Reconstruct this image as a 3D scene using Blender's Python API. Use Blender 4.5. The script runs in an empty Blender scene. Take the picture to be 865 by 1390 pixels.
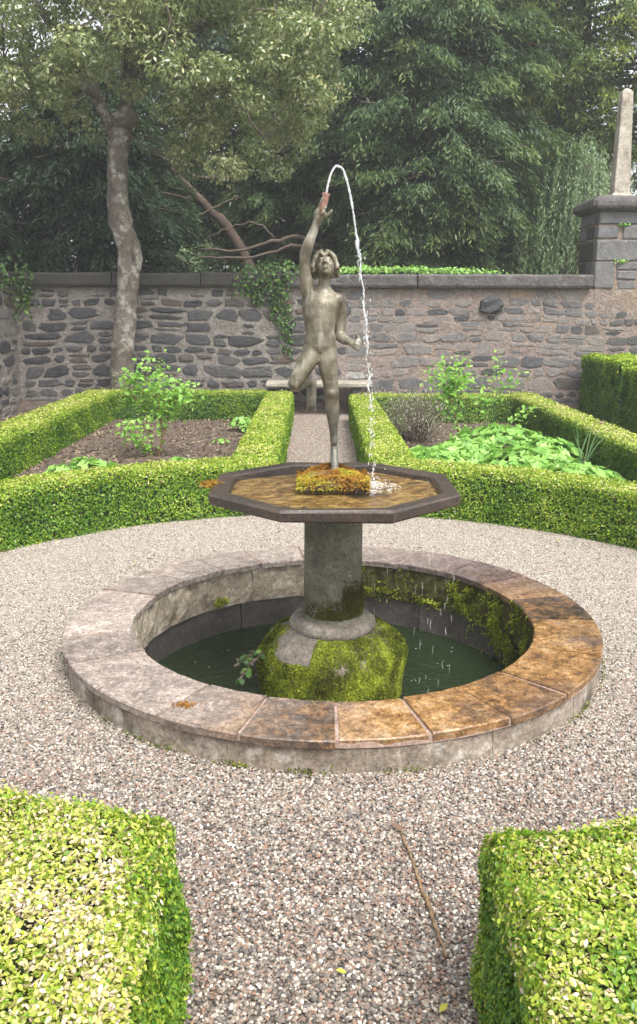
import bpy, math, random
import numpy as np
from mathutils import Vector, Matrix
R = math.radians
rng = np.random.default_rng(7)
random.seed(7)
scn = bpy.context.scene
COL = scn.collection

# ------------------------------------------------------------------ camera
CAM = (-0.0983, -4.015, 1.592); PITCH = 0.19502; YAW = -0.00664; ROLL = 0.0046; FPX = 1188.3
cd = bpy.data.cameras.new('camera'); cam = bpy.data.objects.new('camera', cd); COL.objects.link(cam)
cd.sensor_fit = 'VERTICAL'; cd.sensor_height = 36.0; cd.sensor_width = 36.0
cd.lens = FPX / 1390 * 36.0
cd.shift_y = -45.0 / 1390
cd.clip_start = 0.05; cd.clip_end = 1000
_c, _s = math.cos(YAW), math.sin(YAW)
_fw = Vector((-_s * math.cos(PITCH), _c * math.cos(PITCH), -math.sin(PITCH)))
_r = Vector((_c, _s, 0)); _u = _r.cross(_fw)
_r2 = _r * math.cos(ROLL) + _u * math.sin(ROLL); _u2 = _u * math.cos(ROLL) - _r * math.sin(ROLL)
_m = Matrix((_r2, _u2, -_fw)).transposed().to_4x4(); _m.translation = CAM
cam.matrix_world = _m
scn.camera = cam

# ------------------------------------------------------------------ sky, sun, exposure (bright overcast day)
SUN_EL, SUN_AZ = R(58), R(150)          # azimuth measured from +Y towards +X
w = bpy.data.worlds.new('World'); scn.world = w; w.use_nodes = True
nt = w.node_tree; nt.nodes.clear()
sky = nt.nodes.new('ShaderNodeTexSky'); sky.sky_type = 'NISHITA'; sky.sun_disc = False
sky.sun_elevation = SUN_EL; sky.sun_rotation = SUN_AZ
sky.air_density = 1.0; sky.dust_density = 4.0; sky.ozone_density = 1.0
hs = nt.nodes.new('ShaderNodeHueSaturation'); hs.inputs['Saturation'].default_value = 0.18
bg = nt.nodes.new('ShaderNodeBackground'); bg.inputs[1].default_value = 0.15
wo = nt.nodes.new('ShaderNodeOutputWorld')
nt.links.new(sky.outputs[0], hs.inputs['Color']); nt.links.new(hs.outputs[0], bg.inputs[0]); nt.links.new(bg.outputs[0], wo.inputs[0])
sd = bpy.data.lights.new('sun', 'SUN'); sun = bpy.data.objects.new('sun', sd); COL.objects.link(sun)
sd.energy = 1.4; sd.angle = R(30); sd.color = (1.0, 0.955, 0.88)
_dir = Vector((math.sin(SUN_AZ) * math.cos(SUN_EL), math.cos(SUN_AZ) * math.cos(SUN_EL), math.sin(SUN_EL)))
sun.rotation_euler = _dir.to_track_quat('Z', 'Y').to_euler(); sun.location = (0, 0, 12)
scn.view_settings.view_transform = 'Standard'; scn.view_settings.look = 'None'
scn.view_settings.gamma = 1.0; scn.view_settings.use_curve_mapping = False
scn.view_settings.exposure = 1.3
scn.cycles.use_denoising = True
scn.cycles.max_bounces = 8; scn.cycles.transparent_max_bounces = 12

# ------------------------------------------------------------------ helpers
def tag(o, label=None, cat=None, group=None, kind=None):
    if label: o['label'] = label
    if cat: o['category'] = cat
    if group: o['group'] = group
    if kind: o['kind'] = kind
    return o

def thing(name, loc, label, cat, group=None):
    o = bpy.data.objects.new(name, None); COL.objects.link(o); o.location = loc
    o.empty_display_size = 0.1
    return tag(o, label, cat, group)

def base_of(o):
    p = Vector((0, 0, 0))
    while o is not None:
        p = p + o.location; o = o.parent
    return np.array(p)

def mk(name, V, F, mat, parent=None, smooth=False, tint=None, loc=None):
    """V in world coordinates; F an (m,k) array or list of index lists."""
    V = np.asarray(V, dtype=np.float64).reshape(-1, 3)
    off = base_of(parent) if parent is not None else (np.array(loc, float) if loc is not None else np.zeros(3))
    V = V - off
    me = bpy.data.meshes.new(name)
    if isinstance(F, np.ndarray) and F.ndim == 2:
        m, k = F.shape
        me.vertices.add(len(V)); me.vertices.foreach_set('co', V.astype(np.float32).ravel())
        me.loops.add(m * k); me.loops.foreach_set('vertex_index', F.astype(np.int32).ravel())
        me.polygons.add(m); me.polygons.foreach_set('loop_start', np.arange(0, m * k, k, dtype=np.int32))
        me.polygons.foreach_set('loop_total', np.full(m, k, dtype=np.int32))
        me.update(calc_edges=True)
    else:
        me.from_pydata([tuple(v) for v in V], [], [list(map(int, f)) for f in F]); me.update()
    if tint is not None:
        a = me.attributes.new('tint', 'FLOAT', 'POINT'); a.data.foreach_set('value', np.asarray(tint, dtype=np.float32))
    if smooth:
        me.polygons.foreach_set('use_smooth', np.ones(len(me.polygons), dtype=bool))
    if mat is not None: me.materials.append(mat)
    o = bpy.data.objects.new(name, me); COL.objects.link(o)
    if parent is not None: o.parent = parent
    elif loc is not None: o.location = loc
    return o

def merge(parts):
    V = []; F = []; n = 0
    for v, f in parts:
        v = np.asarray(v, float).reshape(-1, 3); V.append(v)
        F += [[i + n for i in q] for q in f]; n += len(v)
    return np.concatenate(V), F

def box(x0, x1, y0, y1, z0, z1, b=0.0, jit=0.0):
    if b <= 0:
        V = [(x, y, z) for z in (z0, z1) for (x, y) in ((x0, y0), (x1, y0), (x1, y1), (x0, y1))]
        return V, [[3, 2, 1, 0], [4, 5, 6, 7], [0, 1, 5, 4], [1, 2, 6, 5], [2, 3, 7, 6], [3, 0, 4, 7]]
    V = []; rings = []
    for z, i in ((z0, b), (z0 + b, 0), (z1 - b, 0), (z1, b)):
        pts = [(x0 + i + b * (1 if i == 0 else .4), y0 + i, z), (x1 - i - b * (1 if i == 0 else .4), y0 + i, z), (x1 - i, y0 + i + b, z), (x1 - i, y1 - i - b, z),
               (x1 - i - b, y1 - i, z), (x0 + i + b, y1 - i, z), (x0 + i, y1 - i - b, z), (x0 + i, y0 + i + b, z)]
        rings.append(list(range(len(V), len(V) + 8))); V += pts
    F = [rings[0][::-1], rings[-1]]
    for a, c in zip(rings, rings[1:]):
        for k in range(8):
            F.append([a[k], a[(k + 1) % 8], c[(k + 1) % 8], c[k]])
    V = np.array(V, float)
    if jit: V += rng.normal(0, jit, V.shape)
    return V, F

def loft(rings, cap=True, closed=True):
    n = len(rings[0]); V = np.concatenate([np.asarray(r, float) for r in rings]); F = []
    for i in range(len(rings) - 1):
        a, b = i * n, (i + 1) * n
        for k in range(n if closed else n - 1):
            k2 = (k + 1) % n
            F.append([a + k, a + k2, b + k2, b + k])
    if cap:
        F.append(list(range(n))[::-1]); F.append(list(range((len(rings) - 1) * n, len(rings) * n)))
    return V, F

def circ(cx, cy, z, r, n=48, ry=None, ph=0.0):
    t = np.linspace(0, 2 * np.pi, n, endpoint=False) + ph
    return np.stack([cx + r * np.cos(t), cy + (ry or r) * np.sin(t), np.full(n, z)], -1)

def tube(P, r, n=6, cap=True):
    P = np.asarray(P, float); r = np.broadcast_to(np.asarray(r, float), (len(P),))
    T = np.gradient(P, axis=0); T /= np.linalg.norm(T, axis=1)[:, None] + 1e-9
    ref = np.array([0.31, 0.83, 0.2]); ref /= np.linalg.norm(ref)
    rings = []
    for p, t, q in zip(P, T, r):
        a = np.cross(t, ref); a /= np.linalg.norm(a) + 1e-9; b = np.cross(t, a)
        th = np.linspace(0, 2 * np.pi, n, endpoint=False)
        rings.append(p + q * (np.cos(th)[:, None] * a + np.sin(th)[:, None] * b))
    return loft(rings, cap)

def ellipsoid(c, r, rot=None, nu=16, nv=10):
    V = []; F = []
    for i in range(nv + 1):
        ph = math.pi * i / nv
        for k in range(nu):
            t = 2 * math.pi * k / nu
            V.append((math.sin(ph) * math.cos(t), math.sin(ph) * math.sin(t), math.cos(ph)))
    for i in range(nv):
        for k in range(nu):
            a, b = i * nu + k, i * nu + (k + 1) % nu
            F.append([a, a + nu, b + nu, b])
    V = np.array(V) * np.asarray(r, float)
    if rot is not None: V = V @ np.asarray(rot).T
    return V + np.asarray(c, float), F

def snoise(P, freq, seed, octv=3):
    """cheap smooth noise in about -1..1"""
    g = np.random.default_rng(seed); P = np.asarray(P, float); out = np.zeros(len(P)); amp = 1.0; tot = 0
    for o in range(octv):
        for _ in range(4):
            d = g.normal(size=3); d /= np.linalg.norm(d); ph = g.uniform(0, 6.28)
            out += amp * np.sin(P @ d * freq * 6.28 * g.uniform(.7, 1.3) + ph)
        tot += amp * 2.2; freq *= 2.03; amp *= .55
    return out / tot

def unit(a): return a / (np.linalg.norm(a, axis=-1, keepdims=True) + 1e-9)

def leaf_geo(C, N, A, L, W, oval=False, fold=0.15, curl=0.0):
    """many leaves: centres C, normals N, long axes A (unit), lengths L, widths W"""
    C = np.asarray(C, float); n = len(C)
    A = unit(A - N * np.sum(A * N, 1, keepdims=True)); B = np.cross(N, A)
    L = np.broadcast_to(L, (n,))[:, None]; W = np.broadcast_to(W, (n,))[:, None]
    if not oval:
        V = np.stack([C - A * L * .5, C + B * W * .5 + N * W * fold, C + A * L * .5 - N * L * curl, C - B * W * .5 + N * W * fold], 1)
        return V.reshape(-1, 3), np.arange(4 * n).reshape(n, 4), 4
    V = np.stack([C - A * L * .5, C + B * W * .46 - A * L * .2 + N * W * fold, C + B * W * .42 + A * L * .2 + N * W * fold,
                  C + A * L * .5 - N * L * curl, C - B * W * .42 + A * L * .2 + N * W * fold, C - B * W * .46 - A * L * .2 + N * W * fold], 1)
    i = np.arange(n)[:, None] * 6
    F = np.concatenate([i + np.array([0, 1, 2, 3]), i + np.array([0, 3, 4, 5])], 0)
    return V.reshape(-1, 3), F, 6

def leaf_obj(name, C, N, A, L, W, mat, parent=None, tint=None, oval=False, fold=0.15, curl=0.0, loc=None):
    V, F, k = leaf_geo(C, N, A, L, W, oval, fold, curl)
    if tint is None: tint = rng.random(len(C))
    return mk(name, V, F, mat, parent, tint=np.repeat(tint, k), loc=loc)

def rand_dirs(n): return unit(rng.normal(size=(n, 3)))

# ------------------------------------------------------------------ materials
class NT:
    def __init__(s, name):
        s.m = bpy.data.materials.new(name); s.m.use_nodes = True; s.t = s.m.node_tree; s.t.nodes.clear()
        s.out = s.n('ShaderNodeOutputMaterial')
    def n(s, typ, **kw):
        x = s.t.nodes.new(typ)
        for k, v in kw.items(): setattr(x, k, v)
        return x
    def l(s, a, b): s.t.links.new(a, b)
    def pos(s):
        if not hasattr(s, '_p'): s._p = s.n('ShaderNodeNewGeometry').outputs['Position']
        return s._p
    def noise(s, scale, detail=6, rough=.55, w=0.0, vec=None, dist=0.0):
        x = s.n('ShaderNodeTexNoise', noise_dimensions='4D'); x.inputs['Scale'].default_value = scale; x.inputs['Detail'].default_value = detail
        x.inputs['Roughness'].default_value = rough; x.inputs['W'].default_value = w; x.inputs['Distortion'].default_value = dist
        s.l(vec or s.pos(), x.inputs['Vector']); return x.outputs['Fac']
    def ramp(s, fac, stops, interp='LINEAR'):
        x = s.n('ShaderNodeValToRGB'); cr = x.color_ramp; cr.interpolation = interp
        while len(cr.elements) < len(stops): cr.elements.new(0.5)
        for e, (p, c) in zip(cr.elements, stops): e.position = p; e.color = (*c, 1) if len(c) == 3 else c
        s.l(fac, x.inputs[0]); return x.outputs[0]
    def mrange(s, v, a, b, c=0.0, d=1.0):
        x = s.n('ShaderNodeMapRange'); s.l(v, x.inputs[0])
        for i, q in enumerate((a, b, c, d)): x.inputs[i + 1].default_value = q
        return x.outputs[0]
    def mix(s, f, a, b):
        x = s.n('ShaderNodeMix', data_type='RGBA')
        if isinstance(f, (int, float)): x.inputs[0].default_value = f
        else: s.l(f, x.inputs[0])
        for i, q in ((6, a), (7, b)):
            if isinstance(q, tuple): x.inputs[i].default_value = (*q, 1)
            else: s.l(q, x.inputs[i])
        return x.outputs[2]
    def math(s, op, a, b=0.0):
        x = s.n('ShaderNodeMath', operation=op)
        for i, q in enumerate((a, b)):
            if isinstance(q, (int, float)): x.inputs[i].default_value = q
            else: s.l(q, x.inputs[i])
        return x.outputs[0]
    def bump(s, h, strength, dist=.01):
        x = s.n('ShaderNodeBump'); x.inputs['Strength'].default_value = strength; x.inputs['Distance'].default_value = dist
        s.l(h, x.inputs['Height']); return x.outputs[0]
    def princ(s, col, rough=.8, normal=None, metal=0.0, spec=.5):
        x = s.n('ShaderNodeBsdfPrincipled')
        if isinstance(col, tuple): x.inputs['Base Color'].default_value = (*col, 1)
        else: s.l(col, x.inputs['Base Color'])
        if isinstance(rough, (int, float)): x.inputs['Roughness'].default_value = rough
        else: s.l(rough, x.inputs['Roughness'])
        x.inputs['Metallic'].default_value = metal; x.inputs['Specular IOR Level'].default_value = spec
        if normal: s.l(normal, x.inputs['Normal'])
        return x
    def mul(s, c, fac, lo, hi, a=.34, b=.68):
        x = s.n('ShaderNodeMix', data_type='RGBA', blend_type='MULTIPLY'); x.inputs[0].default_value = 1.0
        s.l(c, x.inputs[6]); s.l(s.ramp(fac, [(a, (lo,) * 3), ((a + b) / 2, (1, 1, 1)), (b, (hi,) * 3)]), x.inputs[7]); return x.outputs[2]
    def done(s, sh): s.l(sh, s.out.inputs[0]); return s.m

def rock_mat(name, cols, scale=4, rough=.85, bump=.5, bscale=35, bdist=.012, spots=(), objrand=0.0, spec=.4):
    t = NT(name)
    f = t.noise(scale, 7, .6)
    if objrand:
        oi = t.n('ShaderNodeObjectInfo').outputs['Random']
        f = t.math('ADD', t.math('MULTIPLY', f, 1 - objrand), t.math('MULTIPLY', oi, objrand))
    n = len(cols); lo, hi = (.28, .72) if not objrand else (.2, .8)
    c = t.ramp(f, [(lo + (hi - lo) * i / max(1, n - 1), q) for i, q in enumerate(cols)])
    for i, (sc, col, a, b, amt) in enumerate(spots):
        mk_ = t.mrange(t.noise(sc, 6, .65, w=3.1 + i * 7), a, b, 0, amt)
        c = t.mix(mk_, c, col)
    mu = t.n('ShaderNodeMix', data_type='RGBA', blend_type='MULTIPLY'); mu.inputs[0].default_value = 1.0
    t.l(c, mu.inputs[6]); t.l(t.ramp(t.noise(max(14, scale * 3), 12, .8, w=15), [(.30, (.38, .37, .36)), (.47, (.85, .84, .83)), (.60, (1.15, 1.14, 1.12)), (.74, (1.7, 1.68, 1.62))]), mu.inputs[7]); c = mu.outputs[2]
    c = t.mul(c, t.noise(55, 8, .75, w=25), .45, 1.55)
    fine = t.noise(120, 3, .6, w=9)
    c = t.mix(.13, c, t.ramp(fine, [(.3, (.01, .01, .01)), (.7, (.45, .43, .40))]))
    h = t.math('ADD', t.noise(bscale, 8, .65, w=1), t.math('MULTIPLY', t.noise(bscale * .25, 5, .6, w=2), 1.5))
    return t.done(t.princ(c, rough, t.bump(h, bump, bdist), spec=spec).outputs[0])

def leaf_mat(name, stops, rough=.45, transl=.3, spec=.4, big=0.0, bigscale=.8):
    t = NT(name)
    a = t.n('ShaderNodeAttribute', attribute_name='tint').outputs['Fac']
    if big:
        a = t.math('ADD', a, t.mrange(t.noise(bigscale, 3), .3, .7, -big, big))
    c = t.ramp(a, stops)
    p = t.princ(c, rough, spec=spec)
    tr = t.n('ShaderNodeBsdfTranslucent'); t.l(t.mix(.25, c, (.35, .5, .02)), tr.inputs[0])
    mx = t.n('ShaderNodeMixShader'); mx.inputs[0].default_value = transl
    t.l(p.outputs[0], mx.inputs[1]); t.l(tr.outputs[0], mx.inputs[2])
    return t.done(mx.outputs[0])

M = {}
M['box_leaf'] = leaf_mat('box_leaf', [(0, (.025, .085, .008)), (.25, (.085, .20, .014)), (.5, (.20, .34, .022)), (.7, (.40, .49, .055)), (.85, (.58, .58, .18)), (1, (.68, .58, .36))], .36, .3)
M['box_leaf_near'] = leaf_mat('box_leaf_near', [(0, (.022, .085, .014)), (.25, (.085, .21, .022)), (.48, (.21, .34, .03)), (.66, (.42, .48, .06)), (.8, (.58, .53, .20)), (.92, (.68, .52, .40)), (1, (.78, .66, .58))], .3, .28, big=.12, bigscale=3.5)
M['hedge_core'] = rock_mat('hedge_core', [(.012, .022, .005), (.03, .05, .012), (.05, .045, .02)], 30, .95, .8, 60, .02)
M['tall_leaf'] = leaf_mat('tall_leaf', [(0, (.015, .055, .008)), (.4, (.06, .15, .014)), (.75, (.20, .34, .02)), (1, (.46, .55, .06))], .4, .28)
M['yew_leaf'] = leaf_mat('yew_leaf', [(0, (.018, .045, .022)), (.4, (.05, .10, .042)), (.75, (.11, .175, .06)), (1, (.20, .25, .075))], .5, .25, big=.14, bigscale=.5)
M['yew_dark'] = leaf_mat('yew_dark', [(0, (.009, .024, .013)), (.5, (.026, .06, .028)), (1, (.065, .115, .052))], .5, .18)  # shaded copy of the yew leaf: shade put into the colour
M['yew_lit'] = leaf_mat('yew_lit', [(0, (.022, .05, .014)), (.45, (.075, .13, .028)), (.8, (.16, .21, .04)), (1, (.27, .30, .05))], .5, .28, big=.12, bigscale=.5)  # lit copy of the yew leaf: sunlight put into the colour
M['holm_leaf'] = leaf_mat('holm_leaf', [(0, (.085, .12, .05)), (.4, (.20, .26, .11)), (.75, (.37, .42, .20)), (1, (.60, .58, .30))], .26, .34, .8)
M['weep_leaf'] = leaf_mat('weep_leaf', [(0, (.07, .12, .065)), (.5, (.16, .24, .115)), (1, (.28, .36, .17))], .55, .25)
M['far_leaf'] = leaf_mat('far_leaf', [(0, (.05, .09, .02)), (.5, (.13, .18, .04)), (1, (.30, .34, .08))], .5, .4)
M['ivy_leaf'] = leaf_mat('ivy_leaf', [(0, (.015, .04, .012)), (.5, (.05, .12, .025)), (1, (.17, .28, .05))], .35, .2)
M['rose_leaf'] = leaf_mat('rose_leaf', [(0, (.10, .28, .04)), (.5, (.24, .48, .07)), (1, (.42, .62, .16))], .4, .4)
M['geran_leaf'] = leaf_mat('geran_leaf', [(0, (.09, .24, .04)), (.5, (.26, .50, .10)), (1, (.50, .70, .24))], .4, .35)
M['dry_leaf'] = leaf_mat('dry_leaf', [(0, (.20, .20, .14)), (.6, (.38, .37, .28)), (1, (.52, .52, .40))], .8, .15)
M['daff_leaf'] = leaf_mat('daff_leaf', [(0, (.10, .22, .10)), (1, (.25, .40, .20))], .4, .2)
M['moss'] = leaf_mat('moss', [(0, (.035, .032, .009)), (.3, (.08, .09, .012)), (.6, (.16, .20, .018)), (.85, (.29, .34, .03)), (1, (.45, .48, .06))], .8, .25, .2, big=.22, bigscale=9)
M['moss_gold'] = leaf_mat('moss_gold', [(0, (.14, .055, .015)), (.35, (.33, .15, .03)), (.65, (.42, .27, .04)), (.85, (.38, .36, .04)), (1, (.5, .46, .07))], .8, .25, .2, big=.25, bigscale=9)
M['litter'] = leaf_mat('litter', [(0, (.06, .035, .022)), (.45, (.17, .11, .075)), (.8, (.34, .26, .18)), (1, (.48, .42, .22))], .8, .1, .3)
M['yellow_leaf'] = leaf_mat('yellow_leaf', [(0, (.35, .33, .04)), (1, (.55, .55, .1))], .5, .2)

M['bark'] = rock_mat('bark', [(.06, .048, .038), (.13, .108, .085), (.22, .19, .155)], 6, .9, .9, 30, .02,
                     spots=[(6, (.44, .43, .38), .50, .60, .8), (3.2, (.07, .06, .035), .52, .64, .6)])
M['twig'] = rock_mat('twig', [(.07, .05, .035), (.16, .12, .085)], 12, .9, .4)
M['yew_bark'] = rock_mat('yew_bark', [(.03, .018, .012), (.085, .05, .035), (.13, .09, .07)], 6, .9, .8, 18, .03)
M['stem'] = rock_mat('stem', [(.16, .09, .04), (.30, .18, .08)], 14, .7, .3)
M['green_stem'] = rock_mat('green_stem', [(.12, .20, .05), (.25, .28, .1)], 14, .6, .3)

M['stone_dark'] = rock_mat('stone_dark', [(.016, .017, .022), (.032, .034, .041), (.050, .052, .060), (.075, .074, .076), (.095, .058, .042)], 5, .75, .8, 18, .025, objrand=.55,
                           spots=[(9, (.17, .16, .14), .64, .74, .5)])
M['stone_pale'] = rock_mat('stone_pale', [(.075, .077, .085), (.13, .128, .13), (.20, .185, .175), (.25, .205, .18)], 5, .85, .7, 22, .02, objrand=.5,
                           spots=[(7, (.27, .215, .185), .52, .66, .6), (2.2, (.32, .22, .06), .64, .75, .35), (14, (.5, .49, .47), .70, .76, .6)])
M['stone_white'] = rock_mat('stone_white', [(.16, .16, .16), (.36, .35, .34), (.5, .5, .5)], 12, .85, .6, 25, .015)
M['coping_dark'] = rock_mat('coping_dark', [(.013, .012, .009), (.024, .021, .016), (.042, .036, .028)], 4, .85, .6, 25, .015,
                            spots=[(6, (.05, .06, .018), .55, .68, .5), (20, (.2, .2, .18), .68, .74, .5)])
M['coping_grey'] = rock_mat('coping_grey', [(.045, .041, .042), (.09, .083, .083), (.16, .145, .138)], 7, .85, .9, 20, .03,
                            spots=[(11, (.30, .30, .28), .62, .7, .6), (3, (.06, .06, .03), .6, .7, .5)])
M['pillar_stone'] = rock_mat('pillar_stone', [(.075, .078, .088), (.13, .132, .14), (.19, .185, .185)], 5, .85, .7, 22, .015, objrand=.3,
                             spots=[(8, (.28, .24, .2), .6, .7, .5)])
M['obelisk'] = rock_mat('obelisk', [(.26, .23, .18), (.42, .38, .31), (.55, .52, .46)], 3, .85, .5, 30, .008,
                        spots=[(4, (.16, .11, .075), .56, .66, .7), (9, (.62, .60, .56), .58, .66, .6)])
M['bench_stone'] = rock_mat('bench_stone', [(.22, .20, .16), (.36, .33, .27), (.46, .43, .36)], 6, .85, .5, 30, .008)
M['column'] = rock_mat('column', [(.055, .055, .032), (.12, .115, .075), (.23, .215, .165)], 7, .55, .6, 30, .008,
                       spots=[(3.5, (.10, .115, .03), .54, .68, .6), (6, (.10, .05, .025), .62, .72, .5), (16, (.36, .34, .28), .64, .72, .5)])
M['moulding'] = rock_mat('moulding', [(.10, .085, .06), (.20, .17, .135), (.33, .30, .25)], 9, .75, .7, 28, .012,
                         spots=[(7, (.07, .055, .03), .58, .68, .7)])
M['soil'] = rock_mat('soil', [(.075, .052, .038), (.14, .10, .078), (.21, .165, .13)], 9, .95, .9, 45, .03)
M['far_ground'] = rock_mat('far_ground', [(.05, .07, .025), (.10, .10, .045), (.16, .11, .075)], 1.5, .95, .6, 20, .03)

def mortar_mat():
    t = NT('mortar')
    sx = t.n('ShaderNodeSeparateXYZ'); t.l(t.pos(), sx.inputs[0])
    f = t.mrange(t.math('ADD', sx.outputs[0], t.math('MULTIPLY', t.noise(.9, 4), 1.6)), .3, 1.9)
    left = t.ramp(t.noise(9, 12, .75), [(.32, (.085, .072, .06)), (.46, (.19, .168, .145)), (.56, (.28, .25, .22)), (.70, (.40, .365, .33))])  # own grey-beige tone, darkened further to paint in the tree's shade
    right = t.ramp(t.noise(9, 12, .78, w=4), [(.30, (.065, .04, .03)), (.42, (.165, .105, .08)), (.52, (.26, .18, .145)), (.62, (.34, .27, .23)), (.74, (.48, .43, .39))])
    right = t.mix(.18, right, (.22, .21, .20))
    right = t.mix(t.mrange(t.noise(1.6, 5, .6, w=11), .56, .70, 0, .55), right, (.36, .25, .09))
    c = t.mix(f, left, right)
    c = t.mix(.25, c, t.ramp(t.noise(110, 3, w=5), [(.3, (.05, .045, .04)), (.7, (.5, .47, .43))]))
    c = t.mul(c, t.noise(45, 8, .75, w=25), .45, 1.5)
    h = t.math('ADD', t.noise(28, 8, .7, w=1), t.math('MULTIPLY', t.noise(7, 4, w=2), 1.5))
    return t.done(t.princ(c, .92, t.bump(h, .9, .03)).outputs[0])
M['mortar'] = mortar_mat()

def slab_mat():
    """weathered pinkish flagstone; the side under the spray is wet and stained orange"""
    t = NT('coping_slab')
    sx = t.n('ShaderNodeSeparateXYZ'); t.l(t.pos(), sx.inputs[0])
    oi = t.n('ShaderNodeObjectInfo').outputs['Random']
    n1 = t.noise(3.2, 6, .6, w=2)
    d = t.math('ADD', sx.outputs[0], t.math('ADD', t.math('MULTIPLY', sx.outputs[1], -.42), t.math('MULTIPLY', n1, .9)))
    wet = t.mrange(d, .15, 1.15)
    jit = t.mrange(oi, 0, 1, -.09, .09)
    dry = t.ramp(t.math('ADD', t.noise(13, 10, .78), jit), [(.30, (.09, .075, .066)), (.42, (.19, .155, .132)), (.54, (.285, .235, .20)), (.66, (.39, .335, .29)), (.78, (.56, .52, .47))])
    dry = t.mix(t.mrange(t.noise(4, 7, .7, w=8), .50, .66, 0, .6), dry, (.15, .12, .115))
    dry = t.mix(t.mrange(t.noise(24, 6, .75, w=18), .58, .66, 0, .6), dry, (.60, .57, .53))
    o = t.ramp(t.math('ADD', t.noise(12, 10, .8, w=5), jit), [(.32, (.015, .010, .009)), (.41, (.07, .04, .022)), (.49, (.21, .105, .035)), (.57, (.34, .195, .08)), (.67, (.46, .33, .20)), (.78, (.58, .50, .42))])
    o = t.mix(t.mrange(t.noise(3.5, 5, .6, w=21), .48, .62, 0, .7), o, t.ramp(t.noise(15, 8, .75, w=6), [(.3, (.02, .014, .014)), (.55, (.085, .06, .055)), (.75, (.22, .17, .15))]))
    o = t.mix(t.mrange(sx.outputs[1], .0, .75), o, t.ramp(t.noise(14, 9, .78, w=6), [(.3, (.045, .03, .032)), (.5, (.13, .09, .088)), (.7, (.26, .19, .17))]))
    c = t.mix(wet, dry, o)
    c = t.mul(c, t.noise(38, 10, .8, w=33), .35, 1.65)
    c = t.mul(c, t.noise(110, 5, .7, w=35), .55, 1.45)
    rough = t.mrange(t.math('MULTIPLY', wet, t.mrange(t.noise(6, 5, .6, w=12), .35, .5)), 0, 1, .8, .10)
    h = t.math('ADD', t.noise(30, 8, .65, w=1), t.math('MULTIPLY', t.noise(9, 5, w=7), 2))
    return t.done(t.princ(c, rough, t.bump(h, .55, .010)).outputs[0])
M['slab'] = slab_mat()

M['joint'] = rock_mat('joint', [(.22, .14, .11), (.36, .25, .20), (.48, .38, .32)], 9, .8, .4)
M['basin_outer'] = rock_mat('basin_outer', [(.14, .10, .07), (.27, .215, .165), (.42, .37, .31)], 4, .8, .6, 25, .012,
                            spots=[(7, (.055, .042, .026), .48, .62, .85), (2.6, (.25, .14, .03), .58, .68, .5), (11, (.55, .51, .46), .54, .64, .65), (4, (.08, .085, .025), .58, .68, .6)])
def inner_mat():
    """sandstone lining: dry and tan on one side, dark with algae on the splashed side"""
    t = NT('basin_lining')
    sx = t.n('ShaderNodeSeparateXYZ'); t.l(t.pos(), sx.inputs[0])
    d = t.math('ADD', sx.outputs[0], t.math('MULTIPLY', t.noise(3, 5, w=2), .7))
    wet = t.mrange(d, .15, .6)
    dry = t.ramp(t.noise(7, 8, .7), [(.28, (.12, .095, .065)), (.48, (.29, .24, .175)), (.62, (.40, .35, .27)), (.76, (.48, .44, .37))])
    o = t.ramp(t.noise(9, 8, .7, w=5), [(.3, (.018, .016, .008)), (.5, (.06, .055, .018)), (.7, (.13, .12, .03))])
    c = t.mix(wet, dry, o)
    c = t.mul(c, t.noise(35, 10, .8, w=33), .35, 1.6)
    h = t.math('ADD', t.noise(30, 8, .65, w=1), t.math('MULTIPLY', t.noise(8, 5, w=7), 2))
    return t.done(t.princ(c, t.mrange(wet, 0, 1, .85, .35), t.bump(h, .7, .015)).outputs[0])
M['lining'] = inner_mat()
M['lining_low'] = rock_mat('lining_low', [(.022, .018, .016), (.05, .042, .038), (.09, .077, .07)], 6, .4, .5, 25, .008)

def gravel_mat():
    t = NT('gravel')
    oi = t.n('ShaderNodeObjectInfo').outputs['Random']
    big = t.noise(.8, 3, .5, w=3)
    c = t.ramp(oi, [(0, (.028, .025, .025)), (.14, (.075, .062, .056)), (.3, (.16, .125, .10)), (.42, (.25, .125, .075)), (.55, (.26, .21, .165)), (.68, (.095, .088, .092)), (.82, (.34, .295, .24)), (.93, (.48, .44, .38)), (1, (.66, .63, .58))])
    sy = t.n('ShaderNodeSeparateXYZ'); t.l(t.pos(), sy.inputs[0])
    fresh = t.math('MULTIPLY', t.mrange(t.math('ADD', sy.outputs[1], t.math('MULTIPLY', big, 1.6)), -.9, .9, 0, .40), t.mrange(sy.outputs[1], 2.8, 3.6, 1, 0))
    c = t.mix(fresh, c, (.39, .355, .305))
    n = t.noise(200, 3, .6, w=1)
    c = t.mix(.12, c, t.ramp(n, [(.35, (.06, .05, .045)), (.65, (.5, .46, .40))]))
    return t.done(t.princ(c, .6, spec=.4).outputs[0])
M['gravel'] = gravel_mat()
def gravel_bed_mat():
    t = NT('gravel_bed')
    v = t.n('ShaderNodeTexVoronoi'); v.inputs['Scale'].default_value = 85; t.l(t.pos(), v.inputs['Vector'])
    sp = t.n('ShaderNodeSeparateColor'); t.l(v.outputs['Color'], sp.inputs[0])
    c = t.ramp(sp.outputs[0], [(0, (.07, .058, .05)), (.4, (.15, .12, .10)), (.7, (.22, .165, .135)), (1, (.34, .30, .26))])
    h = t.mrange(v.outputs['Distance'], 0, .6, 1, 0)
    return t.done(t.princ(c, .75, t.bump(h, .9, .012)).outputs[0])
M['gravel_bed'] = gravel_bed_mat()

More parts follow.
